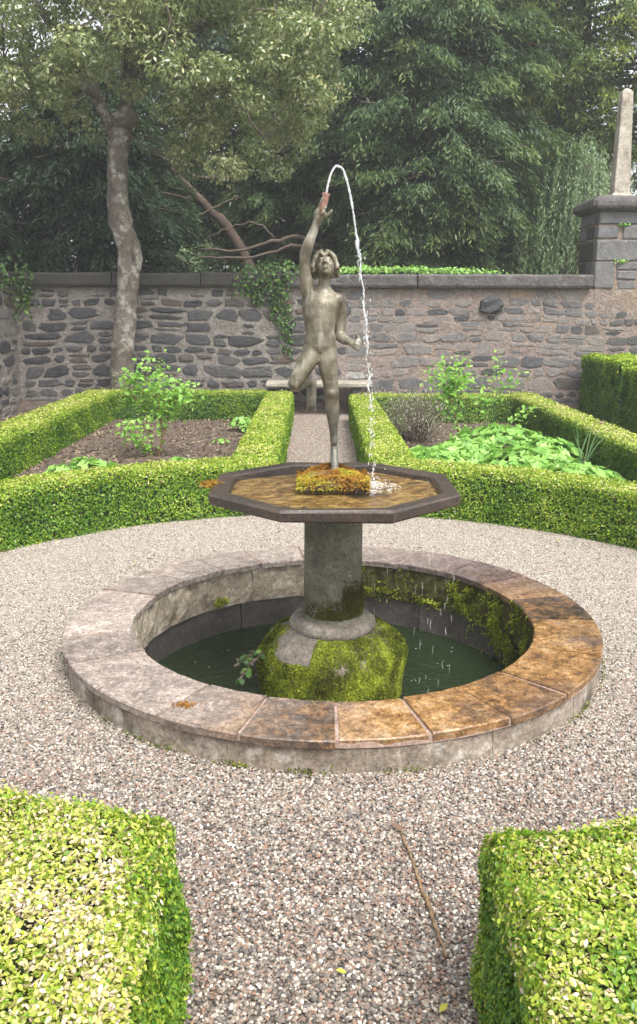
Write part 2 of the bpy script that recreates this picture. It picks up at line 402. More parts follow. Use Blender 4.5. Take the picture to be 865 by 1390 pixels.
def bronze_mat():
    t = NT('bronze')
    c = t.ramp(t.noise(11, 8, .68), [(.30, (.04, .035, .022)), (.44, (.11, .097, .064)), (.56, (.20, .18, .13)), (.72, (.34, .32, .26))])
    mp = t.n('ShaderNodeMapping'); mp.inputs['Scale'].default_value = (26, 26, 5); t.l(t.pos(), mp.inputs[0])
    c = t.mix(t.mrange(t.noise(1, 5, .6, w=4, vec=mp.outputs[0]), .54, .68, 0, .5), c, (.43, .42, .37))
    c = t.mix(t.mrange(t.noise(1, 5, .6, w=9, vec=mp.outputs[0]), .58, .7, 0, .6), c, (.055, .045, .022))
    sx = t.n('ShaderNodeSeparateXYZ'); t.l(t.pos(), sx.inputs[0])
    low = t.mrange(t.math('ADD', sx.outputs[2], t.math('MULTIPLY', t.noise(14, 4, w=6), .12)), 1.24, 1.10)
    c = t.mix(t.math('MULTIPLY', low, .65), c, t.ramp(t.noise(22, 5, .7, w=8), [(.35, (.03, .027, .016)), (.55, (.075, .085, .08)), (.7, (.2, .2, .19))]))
    h = t.noise(60, 6, .6, w=1)
    return t.done(t.princ(c, t.mrange(t.noise(12, 4, w=3), .35, .65, .35, .6), t.bump(h, .25, .004), metal=.25).outputs[0])
M['bronze'] = bronze_mat()
M['copper'] = rock_mat('copper', [(.30, .14, .10), (.46, .26, .2)], 30, .45, .2)
M['moss_body'] = rock_mat('moss_body', [(.10, .05, .015), (.22, .13, .03), (.30, .24, .04)], 20, .95, .8, 60, .02)
M['slate'] = rock_mat('slate', [(.014, .008, .006), (.034, .019, .013), (.07, .042, .029)], 7, .3, .5, 25, .006,
                      spots=[(5, (.13, .07, .03), .6, .7, .5), (14, (.25, .22, .2), .68, .75, .4)])
def bowl_bed_mat():
    t = NT('bowl_bed')
    c = t.ramp(t.noise(14, 7, .65, dist=.6), [(.3, (.06, .034, .012)), (.43, (.21, .12, .035)), (.55, (.40, .27, .09)), (.68, (.62, .50, .28))])
    return t.done(t.princ(c, .7).outputs[0])
M['bowl_bed'] = bowl_bed_mat()
def water_mat(name, ripple, bscale, dist, clear, murk=(.012, .02, .010)):
    t = NT(name)
    h = t.math('ADD', t.noise(bscale, 3, .5, dist=.8), t.math('MULTIPLY', t.noise(bscale * 2.7, 2, .5, w=4), .4))
    nrm = t.bump(h, ripple, dist)
    fr = t.n('ShaderNodeFresnel'); fr.inputs[0].default_value = 1.33; t.l(nrm, fr.inputs[1])
    gl = t.n('ShaderNodeBsdfGlossy'); gl.inputs['Roughness'].default_value = .03; t.l(nrm, gl.inputs['Normal'])
    if clear:
        b = t.n('ShaderNodeBsdfTransparent'); b.inputs[0].default_value = (.93, .9, .82, 1)
    else:
        b = t.n('ShaderNodeBsdfDiffuse'); b.inputs[0].default_value = (*murk, 1)
    mx = t.n('ShaderNodeMixShader'); t.l(fr.outputs[0], mx.inputs[0]); t.l(b.outputs[0], mx.inputs[1]); t.l(gl.outputs[0], mx.inputs[2])
    return t.done(mx.outputs[0])
M['bowl_water'] = water_mat('bowl_water', 1.0, 16, .05, True)
M['pool_water'] = water_mat('pool_water', .6, 13, .03, False, (.018, .029, .013))
def jet_mat():
    t = NT('falling_water')
    p = t.princ((.93, .95, .97), .12, t.bump(t.noise(70, 3), .5, .01), spec=.8)
    p.inputs['Transmission Weight'].default_value = .55; p.inputs['IOR'].default_value = 1.2
    tr = t.n('ShaderNodeBsdfTransparent'); mx = t.n('ShaderNodeMixShader')
    t.l(t.mrange(t.noise(26, 4, .6, w=2), .40, .60, .05, .45), mx.inputs[0])
    t.l(p.outputs[0], mx.inputs[1]); t.l(tr.outputs[0], mx.inputs[2])
    return t.done(mx.outputs[0])
M['jet'] = jet_mat()
def glint_speck_mat():
    t = NT('glint_speck'); return t.done(t.princ((.85, .86, .86), .4).outputs[0])  # white for painted sky glare on ripples, also used for the floating specks
M['glint_speck'] = glint_speck_mat()

# ------------------------------------------------------------------ geometry-node scatter (gravel, mulch)
def scatter(name, V, F, density, smin, smax, flat, mat, seed, label, cat, loc=(0, 0, 0), tilt=.5, lift=.0):
    o = mk(name, V, F, mat)
    tag(o, label, cat, kind='stuff')
    g = bpy.data.node_groups.new(name + '_scatter', 'GeometryNodeTree')
    g.interface.new_socket('Geometry', in_out='INPUT', socket_type='NodeSocketGeometry')
    g.interface.new_socket('Geometry', in_out='OUTPUT', socket_type='NodeSocketGeometry')
    N = g.nodes.new; L = g.links.new
    gi = N('NodeGroupInput'); go = N('NodeGroupOutput')
    d = N('GeometryNodeDistributePointsOnFaces'); d.inputs['Density'].default_value = density; d.inputs['Seed'].default_value = seed
    ico = N('GeometryNodeMeshIcoSphere'); ico.inputs['Radius'].default_value = 1.0; ico.inputs['Subdivisions'].default_value = 2 if flat > .3 else 1
    sm = N('GeometryNodeSetMaterial'); sm.inputs['Material'].default_value = mat
    ss = N('GeometryNodeSetShadeSmooth')
    ins = N('GeometryNodeInstanceOnPoints')
    rs = N('FunctionNodeRandomValue'); rs.data_type = 'FLOAT_VECTOR'
    rs.inputs[0].default_value = (smin, smin, smin * flat); rs.inputs[1].default_value = (smax, smax, smax * flat); rs.inputs['Seed'].default_value = seed + 1
    rr = N('FunctionNodeRandomValue'); rr.data_type = 'FLOAT_VECTOR'
    rr.inputs[0].default_value = (-tilt, -tilt, 0); rr.inputs[1].default_value = (tilt, tilt, 6.283); rr.inputs['Seed'].default_value = seed + 2
    L(gi.outputs[0], d.inputs['Mesh']); L(d.outputs['Points'], ins.inputs['Points'])
    L(ico.outputs['Mesh'], sm.inputs['Geometry']); L(sm.outputs[0], ss.inputs['Geometry']); L(ss.outputs[0], ins.inputs['Instance'])
    L(rs.outputs[0], ins.inputs['Scale']); L(rr.outputs[0], ins.inputs['Rotation'])
    L(ins.outputs[0], go.inputs[0])
    md = o.modifiers.new('scatter', 'NODES'); md.node_group = g
    return o

# ================================================================== GROUND
WALL_Y = 9.22
def grid_ground():
    xs = np.concatenate([np.linspace(-400, -20, 8), np.linspace(-14, 14, 15), np.linspace(20, 400, 8)])
    ys = np.concatenate([np.linspace(-400, -20, 8), np.linspace(-12, 9, 8), np.linspace(9.6, 40, 16), np.linspace(60, 400, 6)])
    # leave a hole for the sunk basin: the sheet is cut in rings around it
    V = [(x, y, -0.02 if y < 9.5 else min(2.5, .5 + (y - 9.6) * .09)) for y in ys for x in xs]
    n = len(xs); F = []
    for j in range(len(ys) - 1):
        for i in range(n - 1):
            if abs((xs[i] + xs[i + 1]) / 2) < 3 and abs((ys[j] + ys[j + 1]) / 2) < 3: continue
            F.append([j * n + i, j * n + i + 1, (j + 1) * n + i + 1, (j + 1) * n + i])
    return np.array(V), F
V, F = grid_ground()
gx = [v for v in V if abs(v[0]) < 5 and abs(v[1]) < 5]
tag(mk('ground', V, F, M['soil']), kind='structure')
# fill between the hole's square edge and the basin ring
xs_h = sorted({round(v[0], 4) for v in V}); ys_h = sorted({round(v[1], 4) for v in V})
hx0 = max(x for x in xs_h if x < -2.9); hx1 = min(x for x in xs_h if x > 2.9)
hy = [y for y in ys_h if abs(y) < 12]
cells = [(a, b) for a, b in zip(ys_h, ys_h[1:]) if abs((a + b) / 2) < 3]
hy0, hy1 = cells[0][0], cells[-1][1]
cx = [(a, b) for a, b in zip(xs_h, xs_h[1:]) if abs((a + b) / 2) < 3]
hx0, hx1 = cx[0][0], cx[-1][1]
def ring_fill(r, n, rect, z):
    t = np.linspace(0, 2 * np.pi, n, endpoint=False)
    inner = np.stack([r * np.cos(t), r * np.sin(t), np.full(n, z)], -1)
    outer = []
    for a in t:
        c, s = math.cos(a), math.sin(a)
        k = min((rect[1] if c > 0 else rect[0]) / c if abs(c) > 1e-9 else 1e9, (rect[3] if s > 0 else rect[2]) / s if abs(s) > 1e-9 else 1e9)
        outer.append((c * k, s * k, z))
    return loft([inner, np.array(outer)], cap=False)
V, F = ring_fill(1.1, 144, (hx0 - .3, hx1 + .3, hy0 - .3, hy1 + .3), -0.016)
tag(mk('ground_round_basin', V, [f[::-1] for f in F], M['soil']), kind='structure')

# gravel: round court, paths on both axes
GR = 2.72
def gravel_plan(z):
    n = 96; t = np.linspace(0, 2 * np.pi, n, endpoint=False)
    return loft([circ(0, 0, z, 1.2, n), circ(0, 0, z, GR, n)], cap=False)
def rect(x0, x1, y0, y1, z): return [(x0, y0, z), (x1, y0, z), (x1, y1, z), (x0, y1, z)], [[0, 1, 2, 3]]
bed = merge([gravel_plan(0.0)])
tag(mk('gravel_court', bed[0], [f[::-1] for f in bed[1]], M['gravel_bed']), kind='structure')
paths = [rect(-.44, .46, GR - .12, 9.1, 0.003), rect(-.44, .46, -6.5, -GR + .12, 0.003), rect(-6, -GR + .12, -.42, .42, .003), rect(GR - .12, 6, -.42, .42, .003)]
for v, f in paths: tag(mk('gravel_path', v, f, M['gravel_bed']), kind='structure')
gp = merge([gravel_plan(0.004)] + [rect(-.44, .46, GR, 9.1, 0.006), rect(-.44, .46, -4.6, -GR, 0.006)])
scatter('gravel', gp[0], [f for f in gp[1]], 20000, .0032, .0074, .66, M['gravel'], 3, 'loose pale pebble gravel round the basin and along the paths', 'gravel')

# planting beds
def soil_bed(name, x0, x1, y0, y1):
    n = 40; X, Y = np.meshgrid(np.linspace(x0, x1, n), np.linspace(y0, y1, n)); P = np.stack([X.ravel(), Y.ravel(), 0 * X.ravel()], -1)
    r = np.hypot(P[:, 0], P[:, 1])
    P[:, 2] = .015 + .03 * (snoise(P, .8, 5) * .5 + .5) - np.where(r < GR + .1, .12, 0)
    F = [[j * n + i, j * n + i + 1, (j + 1) * n + i + 1, (j + 1) * n + i] for j in range(n - 1) for i in range(n - 1)]
    o = tag(mk(name, P, F, M['soil'], smooth=True), kind='structure')
    return P
soil_bed('soil_bed', -2.95, -.5, 1.2, 8.2)
soil_bed('soil_bed', .55, 2.85, 1.2, 8.1)
def litter_pts(x0, x1, y0, y1, n):
    P = np.stack([rng.uniform(x0, x1, n), rng.uniform(y0, y1, n), rng.uniform(.03, .055, n)], -1)
    return P[np.hypot(P[:, 0], P[:, 1]) > GR + .15]
P = np.concatenate([litter_pts(-2.9, -.55, 1.5, 8.15, 9000), litter_pts(.6, 2.8, 1.5, 8.0, 7000), litter_pts(-4.4, -3.2, 4, 9.1, 4000), litter_pts(3, 4, 4, 9.1, 2500)])
nr = unit(rng.normal(0, .45, P.shape) + [0, 0, 1])
lo = leaf_obj('leaf_litter', P, nr, rand_dirs(len(P)), rng.uniform(.02, .055, len(P)), rng.uniform(.01, .028, len(P)), M['litter'], tint=np.clip(rng.beta(1.6, 2.2, len(P)), 0, 1))
tag(lo, 'brown leaf litter and bark chips over the soil of the beds', 'leaf litter', kind='stuff')

# ================================================================== FOUNTAIN BASIN
NS = 24; RO, RI, RT = 1.25, .945, .135
basin = thing('fountain_basin', (0, 0, 0), 'round sunken stone basin with a ring of flat coping slabs in the gravel', 'fountain basin')
joints = [-90.5, -75.3, -60.2, -45.0, -24.3, -3.0, 13.5, 30, 46, 64.7, 82, 99, 115, 130, 146.5, 162.9, 178.2, 193.5, 208.6, 222.4, 238.3, 253.6]
for k, a0 in enumerate(joints):
    a1 = joints[k + 1] if k + 1 < len(joints) else joints[0] + 360
    g = .36
    t = np.radians(np.linspace(a0 + g, a1 - g, 7)); dz = rng.normal(0, .002); dr = rng.normal(0, .004); dri = rng.normal(0, .004)
    prof = [(RI + dri, .103), (RI + dri - .002, .131), (RI + dri + .003, RT), (RO + dr - .005, RT), (RO + dr, .130), (RO + dr - .003, .103)]
    rings = []
    wob = rng.normal(0, .0012, (7, 2)); wob2 = rng.normal(0, .0008, 7)
    for i, a in enumerate(t):
        rings.append([((r + (wob[i, 0] if j < 3 else wob[i, 1])) * math.cos(a), (r + (wob[i, 0] if j < 3 else wob[i, 1])) * math.sin(a), z + dz + (wob2[i] if j in (2, 3) else 0)) for j, (r, z) in enumerate(prof)])
    v, f = loft(rings)
    mk('coping_slab', v, [q[::-1] for q in f], M['slab'], basin)
# mortar bed seen in the joints, outer kerb wall, lining
def annulus(prof, n=120, wob=0.0, seed=1):
    g = np.random.default_rng(seed); rings = []
    for j, (r, z) in enumerate(prof):
        t = np.linspace(0, 2 * np.pi, n, endpoint=False)
        wv = wob * snoise(np.stack([np.cos(t) * 3, np.sin(t) * 3, np.full(n, z * 8)], -1), .8, seed)
        rings.append(np.stack([(r + wv) * np.cos(t), (r + wv) * np.sin(t), np.full(n, z)], -1))
    return loft(rings, cap=False)
v, f = annulus([(.955, .10), (.951, .1285), (1.240, .1285), (1.243, .10)]); mk('joint_mortar', v, [q for q in f], M['joint'], basin, smooth=False)
# outer kerb blocks
ko = [i * 360 / 16 + 4 for i in range(16)]
for k, a0 in enumerate(ko):
    t = np.radians(np.linspace(a0 + .03, a0 + 360 / 16 - .03, 9)); dr = rng.normal(0, .004); rings = []
    for i, a in enumerate(t):
        wv = rng.normal(0, .0025)
        rings.append([(r * math.cos(a), r * math.sin(a), z) for r, z in [(1.10, -.09), (1.10, .1015), (1.230 + dr + wv, .1015), (1.236 + dr + wv, .093), (1.240 + dr + wv, -.02), (1.240 + dr, -.09)]])
    v, f = loft(rings); mk('kerb_block', v, [q[::-1] for q in f], M['basin_outer'], basin)
# lining: upper course of rough blocks, lower dark course
for (za, zb, r0, cnt, mat, wob, seed) in [(-.095, .1015, .951, 14, M['lining'], .006, 5), (-.42, -.097, .962, 11, M['lining_low'], .002, 8)]:
    for k in range(cnt):
        a0 = k * 360 / cnt + seed * 3; t = np.radians(np.linspace(a0 + .1, a0 + 360 / cnt - .1, 9)); rings = []; dr = rng.normal(0, .003)
        for a in t:
            wv = rng.normal(0, wob, 4)
            rings.append([(r * math.cos(a), r * math.sin(a), z) for r, z in [(1.09, za), (r0 + dr + wv[0] * .5, za), (r0 + dr + wv[1] - .004, za * .7 + zb * .3), (r0 + dr + wv[2] - .002, za * .3 + zb * .7), (r0 + dr + wv[3], zb), (1.09, zb)]])
        v, f = loft(rings); mk('lining_block', v, [q[::-1] for q in f], mat, basin)
v, f = loft([circ(0, 0, -.42, 1.0, 64), circ(0, 0, -.40, 1.0, 64)]); mk('basin_floor', v, f, M['lining_low'], basin)
# moss on the splashed lining
def wall_moss(a0, a1, z0, z1, n, name='moss_patch'):
    a = np.radians(rng.normal((a0 + a1) / 2, (a1 - a0) / 3.6, n)); z = np.clip(rng.normal((z0 + z1) / 2, (z1 - z0) / 3.2, n), -.24, .128)
    rr = .95 - np.abs(rng.normal(0, .010, n))
    P = np.stack([rr * np.cos(a), rr * np.sin(a), z], -1); keep = snoise(P, 5, 77) + rng.normal(0, .12, n) > -.05; P = P[keep]; a = a[keep]
    N = unit(np.stack([-np.cos(a), -np.sin(a), np.full(len(a), .5)], -1) + rng.normal(0, .5, P.shape))
    o = leaf_obj(name, P, N, unit(rng.normal(0, .5, P.shape) + [0, 0, -1]), rng.uniform(.010, .022, len(P)), rng.uniform(.005, .009, len(P)), M['moss'], basin, tint=np.clip(.55 + .3 * snoise(P, 6, 78) + rng.normal(0, .18, len(P)), 0, 1))
    o['kind'] = 'stuff'; return o
wall_moss(2, 30, -.20, .085, 9000); wall_moss(34, 44, -.05, .08, 2200); wall_moss(64, 86, -.06, .06, 2600); wall_moss(48, 58, -.09, -.04, 500); wall_moss(128, 133, -.085, -.04, 300)
v, f = loft([circ(0, 0, -.25, .985, 96), circ(0, 0, -.2505, .985, 96)])
tag(mk('basin_water', [tuple(p) for p in circ(0, 0, -.25, .968, 96)], [list(range(96))], M['pool_water']), kind='structure')

n = 2600; a = rng.uniform(0, 2 * np.pi, n); keep = snoise(np.c_[np.cos(a) * 4, np.sin(a) * 4, 0 * a], .9, 63) + rng.normal(0, .15, n) > .25; a = a[keep]
P = np.c_[(1.246 + np.abs(rng.normal(0, .008, len(a))))[:, None] * np.c_[np.cos(a), np.sin(a)], .004 + np.abs(rng.normal(0, .012, len(a)))]
o = leaf_obj('kerb_moss', P, unit(np.c_[np.cos(a), np.sin(a), 0 * a + .8] + rng.normal(0, .5, P.shape)), rand_dirs(len(P)), rng.uniform(.008, .018, len(P)), rng.uniform(.004, .008, len(P)), M['moss'], basin, tint=np.clip(rng.normal(.35, .2, len(P)), 0, 1)); o['kind'] = 'stuff'

# ================================================================== PEDESTAL
ped = thing('fountain_pedestal', (0, 0, -.4), 'stone column on a mossy block carrying an octagonal stone bowl', 'fountain')
def octo(z, r, n=64, p=7.0, ph=R(22.5)):
    t = np.linspace(0, 2 * np.pi, n, endpoint=False)
    k = ((t - ph + R(22.5)) % R(45)) - R(22.5)
    rr = r * (0.5 + 0.5 * np.cos(R(22.5)) / np.cos(np.abs(R(22.5) - np.abs(k)) if False else k))
    return np.stack([rr * np.cos(t), rr * np.sin(t), np.full(n, z)], -1)
prof = [(-.40, .325), (-.30, .33), (-.22, .345), (-.12, .352), (-.04, .348), (.01, .33), (.045, .29), (.07, .245), (.085, .20)]
rings = []
for z, r in prof:
    q = octo(z, r); d = snoise(q, 2.2, 21) * .018; q[:, :2] *= (1 + d / r)[:, None]; q[:, 2] += snoise(q, 3, 22) * .008 * (z > -.3); rings.append(q)
v, f = loft(rings); mk('base_block', v, f, M['moulding'], ped, smooth=True)
def torus(z, Rm, rm, n=64, m=14, wob=.0, seed=1):
    rings = []
    for k in range(m + 1):
        a = -math.pi / 2 + math.pi * k / m
        rings.append(circ(0, 0, z + rm * math.sin(a), Rm + rm * math.cos(a), n))
    rings = [q * [1, 1, 1] + np.stack([wob * snoise(q, 4, seed) * q[:, 0] / Rm, wob * snoise(q, 4, seed) * q[:, 1] / Rm, 0 * q[:, 0]], -1) for q in rings]
    return loft(rings)
v, f = torus(.098, .172, .036, wob=.009); mk('moulding', v, f, M['moulding'], ped, smooth=True)
rings = [circ(0, 0, z, r, 56) for z, r in [(.10, .158), (.14, .150), (.17, .143), (.2, .140), (.35, .1385), (.55, .1375), (.70, .138), (.722, .138)]]
v, f = loft(rings); mk('column', v, f, M['column'], ped, smooth=True)
# bowl: octagon with flats to the front
def octa(ap, z): 
    r = ap / math.cos(R(22.5)); return np.array([(r * math.cos(R(22.5 + 45 * k)), r * math.sin(R(22.5 + 45 * k)), z) for k in range(8)])
rings = [octa(.15, .7225), octa(.545, .7225), octa(.557, .731), octa(.560, .768), octa(.552, .778), octa(.488, .776), octa(.480, .768), octa(.472, .7445), octa(.01, .7445)]
v, f = loft(rings); v = v + np.random.default_rng(4).normal(0, .0018, v.shape)
mk('bowl', v, f, M['slate'], ped)
mk('bowl_bed', octa(.474, .7462), [list(range(8))], M['bowl_bed'], ped)
# moss on the block and column
def block_moss(n):
    t = rng.uniform(0, 2 * np.pi, n); u = rng.beta(1.6, 1.2, n); z = -.27 + u * .355
    zz = np.array([p[0] for p in prof]); rv = np.array([p[1] for p in prof]); r = np.interp(z, zz, rv)
    q = np.stack([np.cos(t) * r, np.sin(t) * r, z], -1); d = snoise(q, 2.2, 21) * .018
    k = ((t + R(22.5) - R(22.5)) % R(45)) - R(22.5)
    rr = r * (.5 + .5 * math.cos(R(22.5)) / np.cos(k)) + d
    bumpy = .016 * (snoise(q, 4.5, 31) * .5 + .5); rr = rr + bumpy - np.abs(rng.normal(0, .006, n))
    P = np.stack([np.cos(t) * rr, np.sin(t) * rr, z + snoise(q, 3, 22) * .008], -1)
    bare = snoise(q, 2.6, 41) * .7 + np.where((z > -.01) & (np.cos(t - R(205)) > .70), 1.2, 0) - .2
    keep = bare < .60 + rng.normal(0, .15, n); P = P[keep]; t = t[keep]; q = q[keep]
    N = unit(np.stack([np.cos(t), np.sin(t), np.full(len(t), .5)], -1) + rng.normal(0, .55, P.shape))
    tin = np.clip(.50 + .28 * snoise(q[:, :], 5, 51) + rng.normal(0, .16, len(P)), 0, 1)
    o = leaf_obj('moss_cushion', P, N, unit(rng.normal(0, .6, P.shape) + [0, 0, -.6]), rng.uniform(.010, .020, len(P)), rng.uniform(.005, .009, len(P)), M['moss'], ped, tint=tin)
    o['kind'] = 'stuff'
block_moss(72000)
n = 4200; t = rng.normal(R(-50), .75, n); z = .125 + np.abs(rng.normal(0, .05, n)) + .05 * (np.cos(t - R(-20)) > .6) * rng.random(n) * 2.2
P = np.stack([.146 * np.cos(t), .146 * np.sin(t), z], -1); N = unit(np.stack([np.cos(t), np.sin(t), 0 * t + .2], -1) + rng.normal(0, .5, P.shape))
o = leaf_obj('dry_moss', P, N, unit(rng.normal(0, .5, P.shape) + [0, 0, -1]), .013, .006, M['moss'], ped, tint=np.clip(rng.normal(.10, .14, n), 0, 1)); o['kind'] = 'stuff'

tag(mk('bowl_water', octa(.4805, .7695), [list(range(8))], M['bowl_water']), kind='structure')
# mossy foot stone the statue stands on
rock = thing('foot_stone', (0, 0, .7462), 'mossy square stone in the bowl under the statue', 'stone')
v, f = box(-.155, .145, -.125, .115, .7464, .80, .014, .003); mk('stone_block', v, f, M['slate'], rock)
n = 14000; x = rng.uniform(-.172, .162, n); y = rng.uniform(-.135, .125, n)
top = .800 + .058 * np.clip(1 - ((x + .005) / .17) ** 2, 0, 1) * np.clip(1 - (y / .14) ** 2, 0, 1) + .014 * snoise(np.stack([x, y, 0 * x], -1), 7, 3)
edge = (np.abs(x + .005) > .15) | (np.abs(y + .005) > .118)
z = np.where(edge, rng.uniform(.768, .825, n), top - np.abs(rng.normal(0, .004, n)) + .004)
P = np.stack([x, y, z], -1); N = unit(np.stack([x * 3, y * 3, 0 * x + .7], -1) + rng.normal(0, .5, P.shape))
# cushion body under the moss blades
cush = []
for i in range(11):
    u = i / 10; s = math.cos(u * math.pi / 2) ** .6 if u < 1 else 0.02
    q = circ(-.005, -.005, .785 + .062 * math.sin(u * math.pi / 2), .158 * s, 32, .128 * s)
    if u == 0: pass
    cush.append(q)
v, f = loft(cush); mk('moss_body', v, f, M['moss_body'], rock, smooth=True)
tn = np.where(y < -.04, .66, .28) + .3 * snoise(P, 6, 9) + rng.normal(0, .12, n)
o = leaf_obj('moss_cushion', P, N, unit(rng.normal(0, .7, P.shape) + [0, 0, .5]), rng.uniform(.010, .020, n), rng.uniform(.004, .008, n), M['moss_gold'], rock, tint=np.clip(tn, 0, 1)); o['kind'] = 'stuff'

# ================================================================== STATUE
def chain(pts, n=14):
    """joint spheres and tapered frusta between them; pts = (x,y,z,r)"""
    out = []
    for p in pts: out.append(ellipsoid(p[:3], (p[3],) * 3, nu=n, nv=8))
    for a, b in zip(pts, pts[1:]):
        out.append(tube([a[:3], b[:3]], [a[3], b[3]], n))
    return out
def remesh(name, parts, mat, parent, voxel, smooth_it=4, fac=.5):
    V, F = merge(parts)
    me = bpy.data.meshes.new(name + '_raw'); me.from_pydata([tuple(v) for v in V], [], F); me.update()
    o = bpy.data.objects.new(name + '_raw', me); COL.objects.link(o)
    m = o.modifiers.new('r', 'REMESH'); m.mode = 'VOXEL'; m.voxel_size = voxel
    s = o.modifiers.new('s', 'SMOOTH'); s.factor = fac; s.iterations = smooth_it
    dg = bpy.context.evaluated_depsgraph_get(); ev = o.evaluated_get(dg); nm = bpy.data.meshes.new_from_object(ev)
    bpy.data.objects.remove(o); bpy.data.meshes.remove(me)
    co = np.empty(len(nm.vertices) * 3); nm.vertices.foreach_get('co', co); co = co.reshape(-1, 3) - base_of(parent)
    nm.vertices.foreach_set('co', co.ravel()); nm.materials.clear(); nm.materials.append(mat); nm.name = name
    nm.polygons.foreach_set('use_smooth', np.ones(len(nm.polygons), dtype=bool)); nm.update()
    r = bpy.data.objects.new(name, nm); COL.objects.link(r); r.parent = parent
    return r
st = thing('statue', (0, 0, .83), 'weathered bronze figure on tiptoe with one arm raised spouting water', 'statue')
P_ = []
# torso loft: (cx, cy, z, rx, ry)
tors = [(-.066, .004, 1.372, .034, .032), (-.067, .004, 1.388, .062, .048), (-.068, .004, 1.412, .072, .054), (-.069, .002, 1.44, .071, .051), (-.070, .0, 1.475, .066, .046), (-.069, -.001, 1.51, .069, .049),
        (-.067, .0, 1.55, .078, .054), (-.065, .003, 1.585, .085, .056), (-.062, .008, 1.615, .088, .053), (-.058, .010, 1.642, .076, .044), (-.055, .012, 1.662, .044, .034), (-.053, .010, 1.68, .028, .028)]
P_.append(loft([circ(a, b, z, rx, 28, ry) for a, b, z, rx, ry in tors]))
P_ += [ellipsoid((-.065, -.012, 1.59), (.076, .042, .050)), ellipsoid((-.068, -.020, 1.50), (.034, .024, .08)),
       ellipsoid((-.105, .036, 1.40), (.042, .036, .042)), ellipsoid((-.032, .036, 1.40), (.042, .036, .042))]
P_ += chain([(-.054, .010, 1.655, .030), (-.051, .004, 1.69, .0275), (-.049, .0, 1.725, .0275)])
# raised arm
P_ += chain([(-.104, .006, 1.617, 0.0391), (-.124, .004, 1.66, 0.0344), (-.134, -.008, 1.72, 0.0284), (-.137, -.018, 1.775, 0.0246), (-.135, -.024, 1.815, 0.0260), (-.121, -.026, 1.86, 0.0251), (-.102, -.026, 1.905, 0.0205), (-.088, -.026, 1.942, 0.0163)])
P_ += [ellipsoid((-.110, .0, 1.60), (.034, .042, .06))]
# lowered arm
P_ += chain([(.010, .010, 1.617, 0.0344), (.024, .018, 1.585, 0.0307), (.026, .026, 1.53, 0.0265), (.022, .030, 1.475, 0.0233), (.024, .022, 1.455, 0.0242), (.042, -.02, 1.444, 0.0228), (.062, -.058, 1.436, 0.0177), (.070, -.076, 1.433, 0.0153)])
# standing leg, on tiptoe
P_ += chain([(-.038, .004, 1.395, 0.0465), (-.034, -.006, 1.35, 0.0465), (-.026, -.012, 1.29, 0.0409), (-.017, -.012, 1.235, 0.0344), (-.012, -.014, 1.20, 0.0321), (-.010, -.004, 1.165, 0.0298), (-.008, .010, 1.13, 0.0339), (-.006, .014, 1.09, 0.0298), (-.004, .012, 1.045, 0.0219), (-.002, .014, 1.005, 0.0181), (.000, .014, .975, 0.0191)])
P_ += chain([(.000, .032, .972, 0.0158), (.001, .020, .93, 0.0181), (.002, -.004, .885, 0.0195), (.004, -.022, .862, 0.0167)])
P_ += [ellipsoid((-.012, -.038, 1.203), (.018, .013, .021))]
for i, (dx, dy) in enumerate([(-.014, -.040), (-.005, -.045), (.004, -.043), (.012, -.039), (.019, -.034)]):
    P_ += chain([(.003 + dx * .6, -.024, .858, .008), (.004 + dx, dy, .848, .0068 - .0004 * i)], 8)
# trailing leg: thigh out, shin back, foot hanging
P_ += chain([(-.100, .004, 1.398, 0.0465), (-.116, -.012, 1.36, 0.0465), (-.142, -.030, 1.315, 0.0418), (-.166, -.044, 1.272, 0.0363), (-.180, -.046, 1.248, 0.0330), (-.176, -.010, 1.236, 0.0316), (-.160, .05, 1.238, 0.0335), (-.142, .10, 1.240, 0.0279), (-.124, .145, 1.236, 0.0209), (-.114, .165, 1.230, 0.0195)])
P_ += chain([(-.100, .180, 1.238, 0.0186), (-.104, .170, 1.205, .0225), (-.106, .160, 1.160, .0245), (-.106, .152, 1.128, .0225)])
for dx in (-.017, -.009, 0, .008, .015):
    P_ += chain([(-.106 + dx * .9, .152, 1.125, .0085), (-.106 + dx * 1.1, .148, 1.100, .0072)], 8)
# head (local frame, face to -y), tilted back
ha = R(36); ht = R(-4)
Rx = np.array([[1, 0, 0], [0, math.cos(-ha), -math.sin(-ha)], [0, math.sin(-ha), math.cos(-ha)]])
Ry = np.array([[math.cos(ht), 0, math.sin(ht)], [0, 1, 0], [-math.sin(ht), 0, math.cos(ht)]])
HR = Ry @ Rx; HC = np.array([-.046, -.004, 1.757])
def hp(x, y, z): return HC + HR @ np.array([x, y, z])
def he(c, r): return ellipsoid(hp(*c), r, HR)
P_ += [he((0, .008, .012), (.044, .054, .048)), he((0, -.012, -.014), (.036, .040, .046)), he((0, -.028, -.048), (.019, .019, .015)), he((0, -.028, -.006), (.031, .020, .036)),
       he((-.020, -.038, -.012), (.013, .012, .012)), he((.020, -.038, -.012), (.013, .012, .012)), he((-.015, -.046, .018), (.013, .009, .006)), he((.015, -.046, .018), (.013, .009, .006)),
       he((-.016, -.044, .007), (.008, .007, .0045)), he((.016, -.044, .007), (.008, .007, .0045)), he((0, -.050, -.0295), (.013, .009, .0035)), he((0, -.048, -.0370), (.011, .009, .0038))]
P_ += chain([(*hp(0, -.048, .018), .0055), (*hp(0, -.062, -.004), .0072), (*hp(0, -.066, -.014), .0092)], 8)
P_ += [he((-.009, -.056, -.015), (.006, .006, .005)), he((.009, -.056, -.015), (.006, .006, .005))]
def finger(P_, pts, r): P_ += chain([(*p, r * (1 - .09 * i)) for i, p in enumerate(pts)], 8)
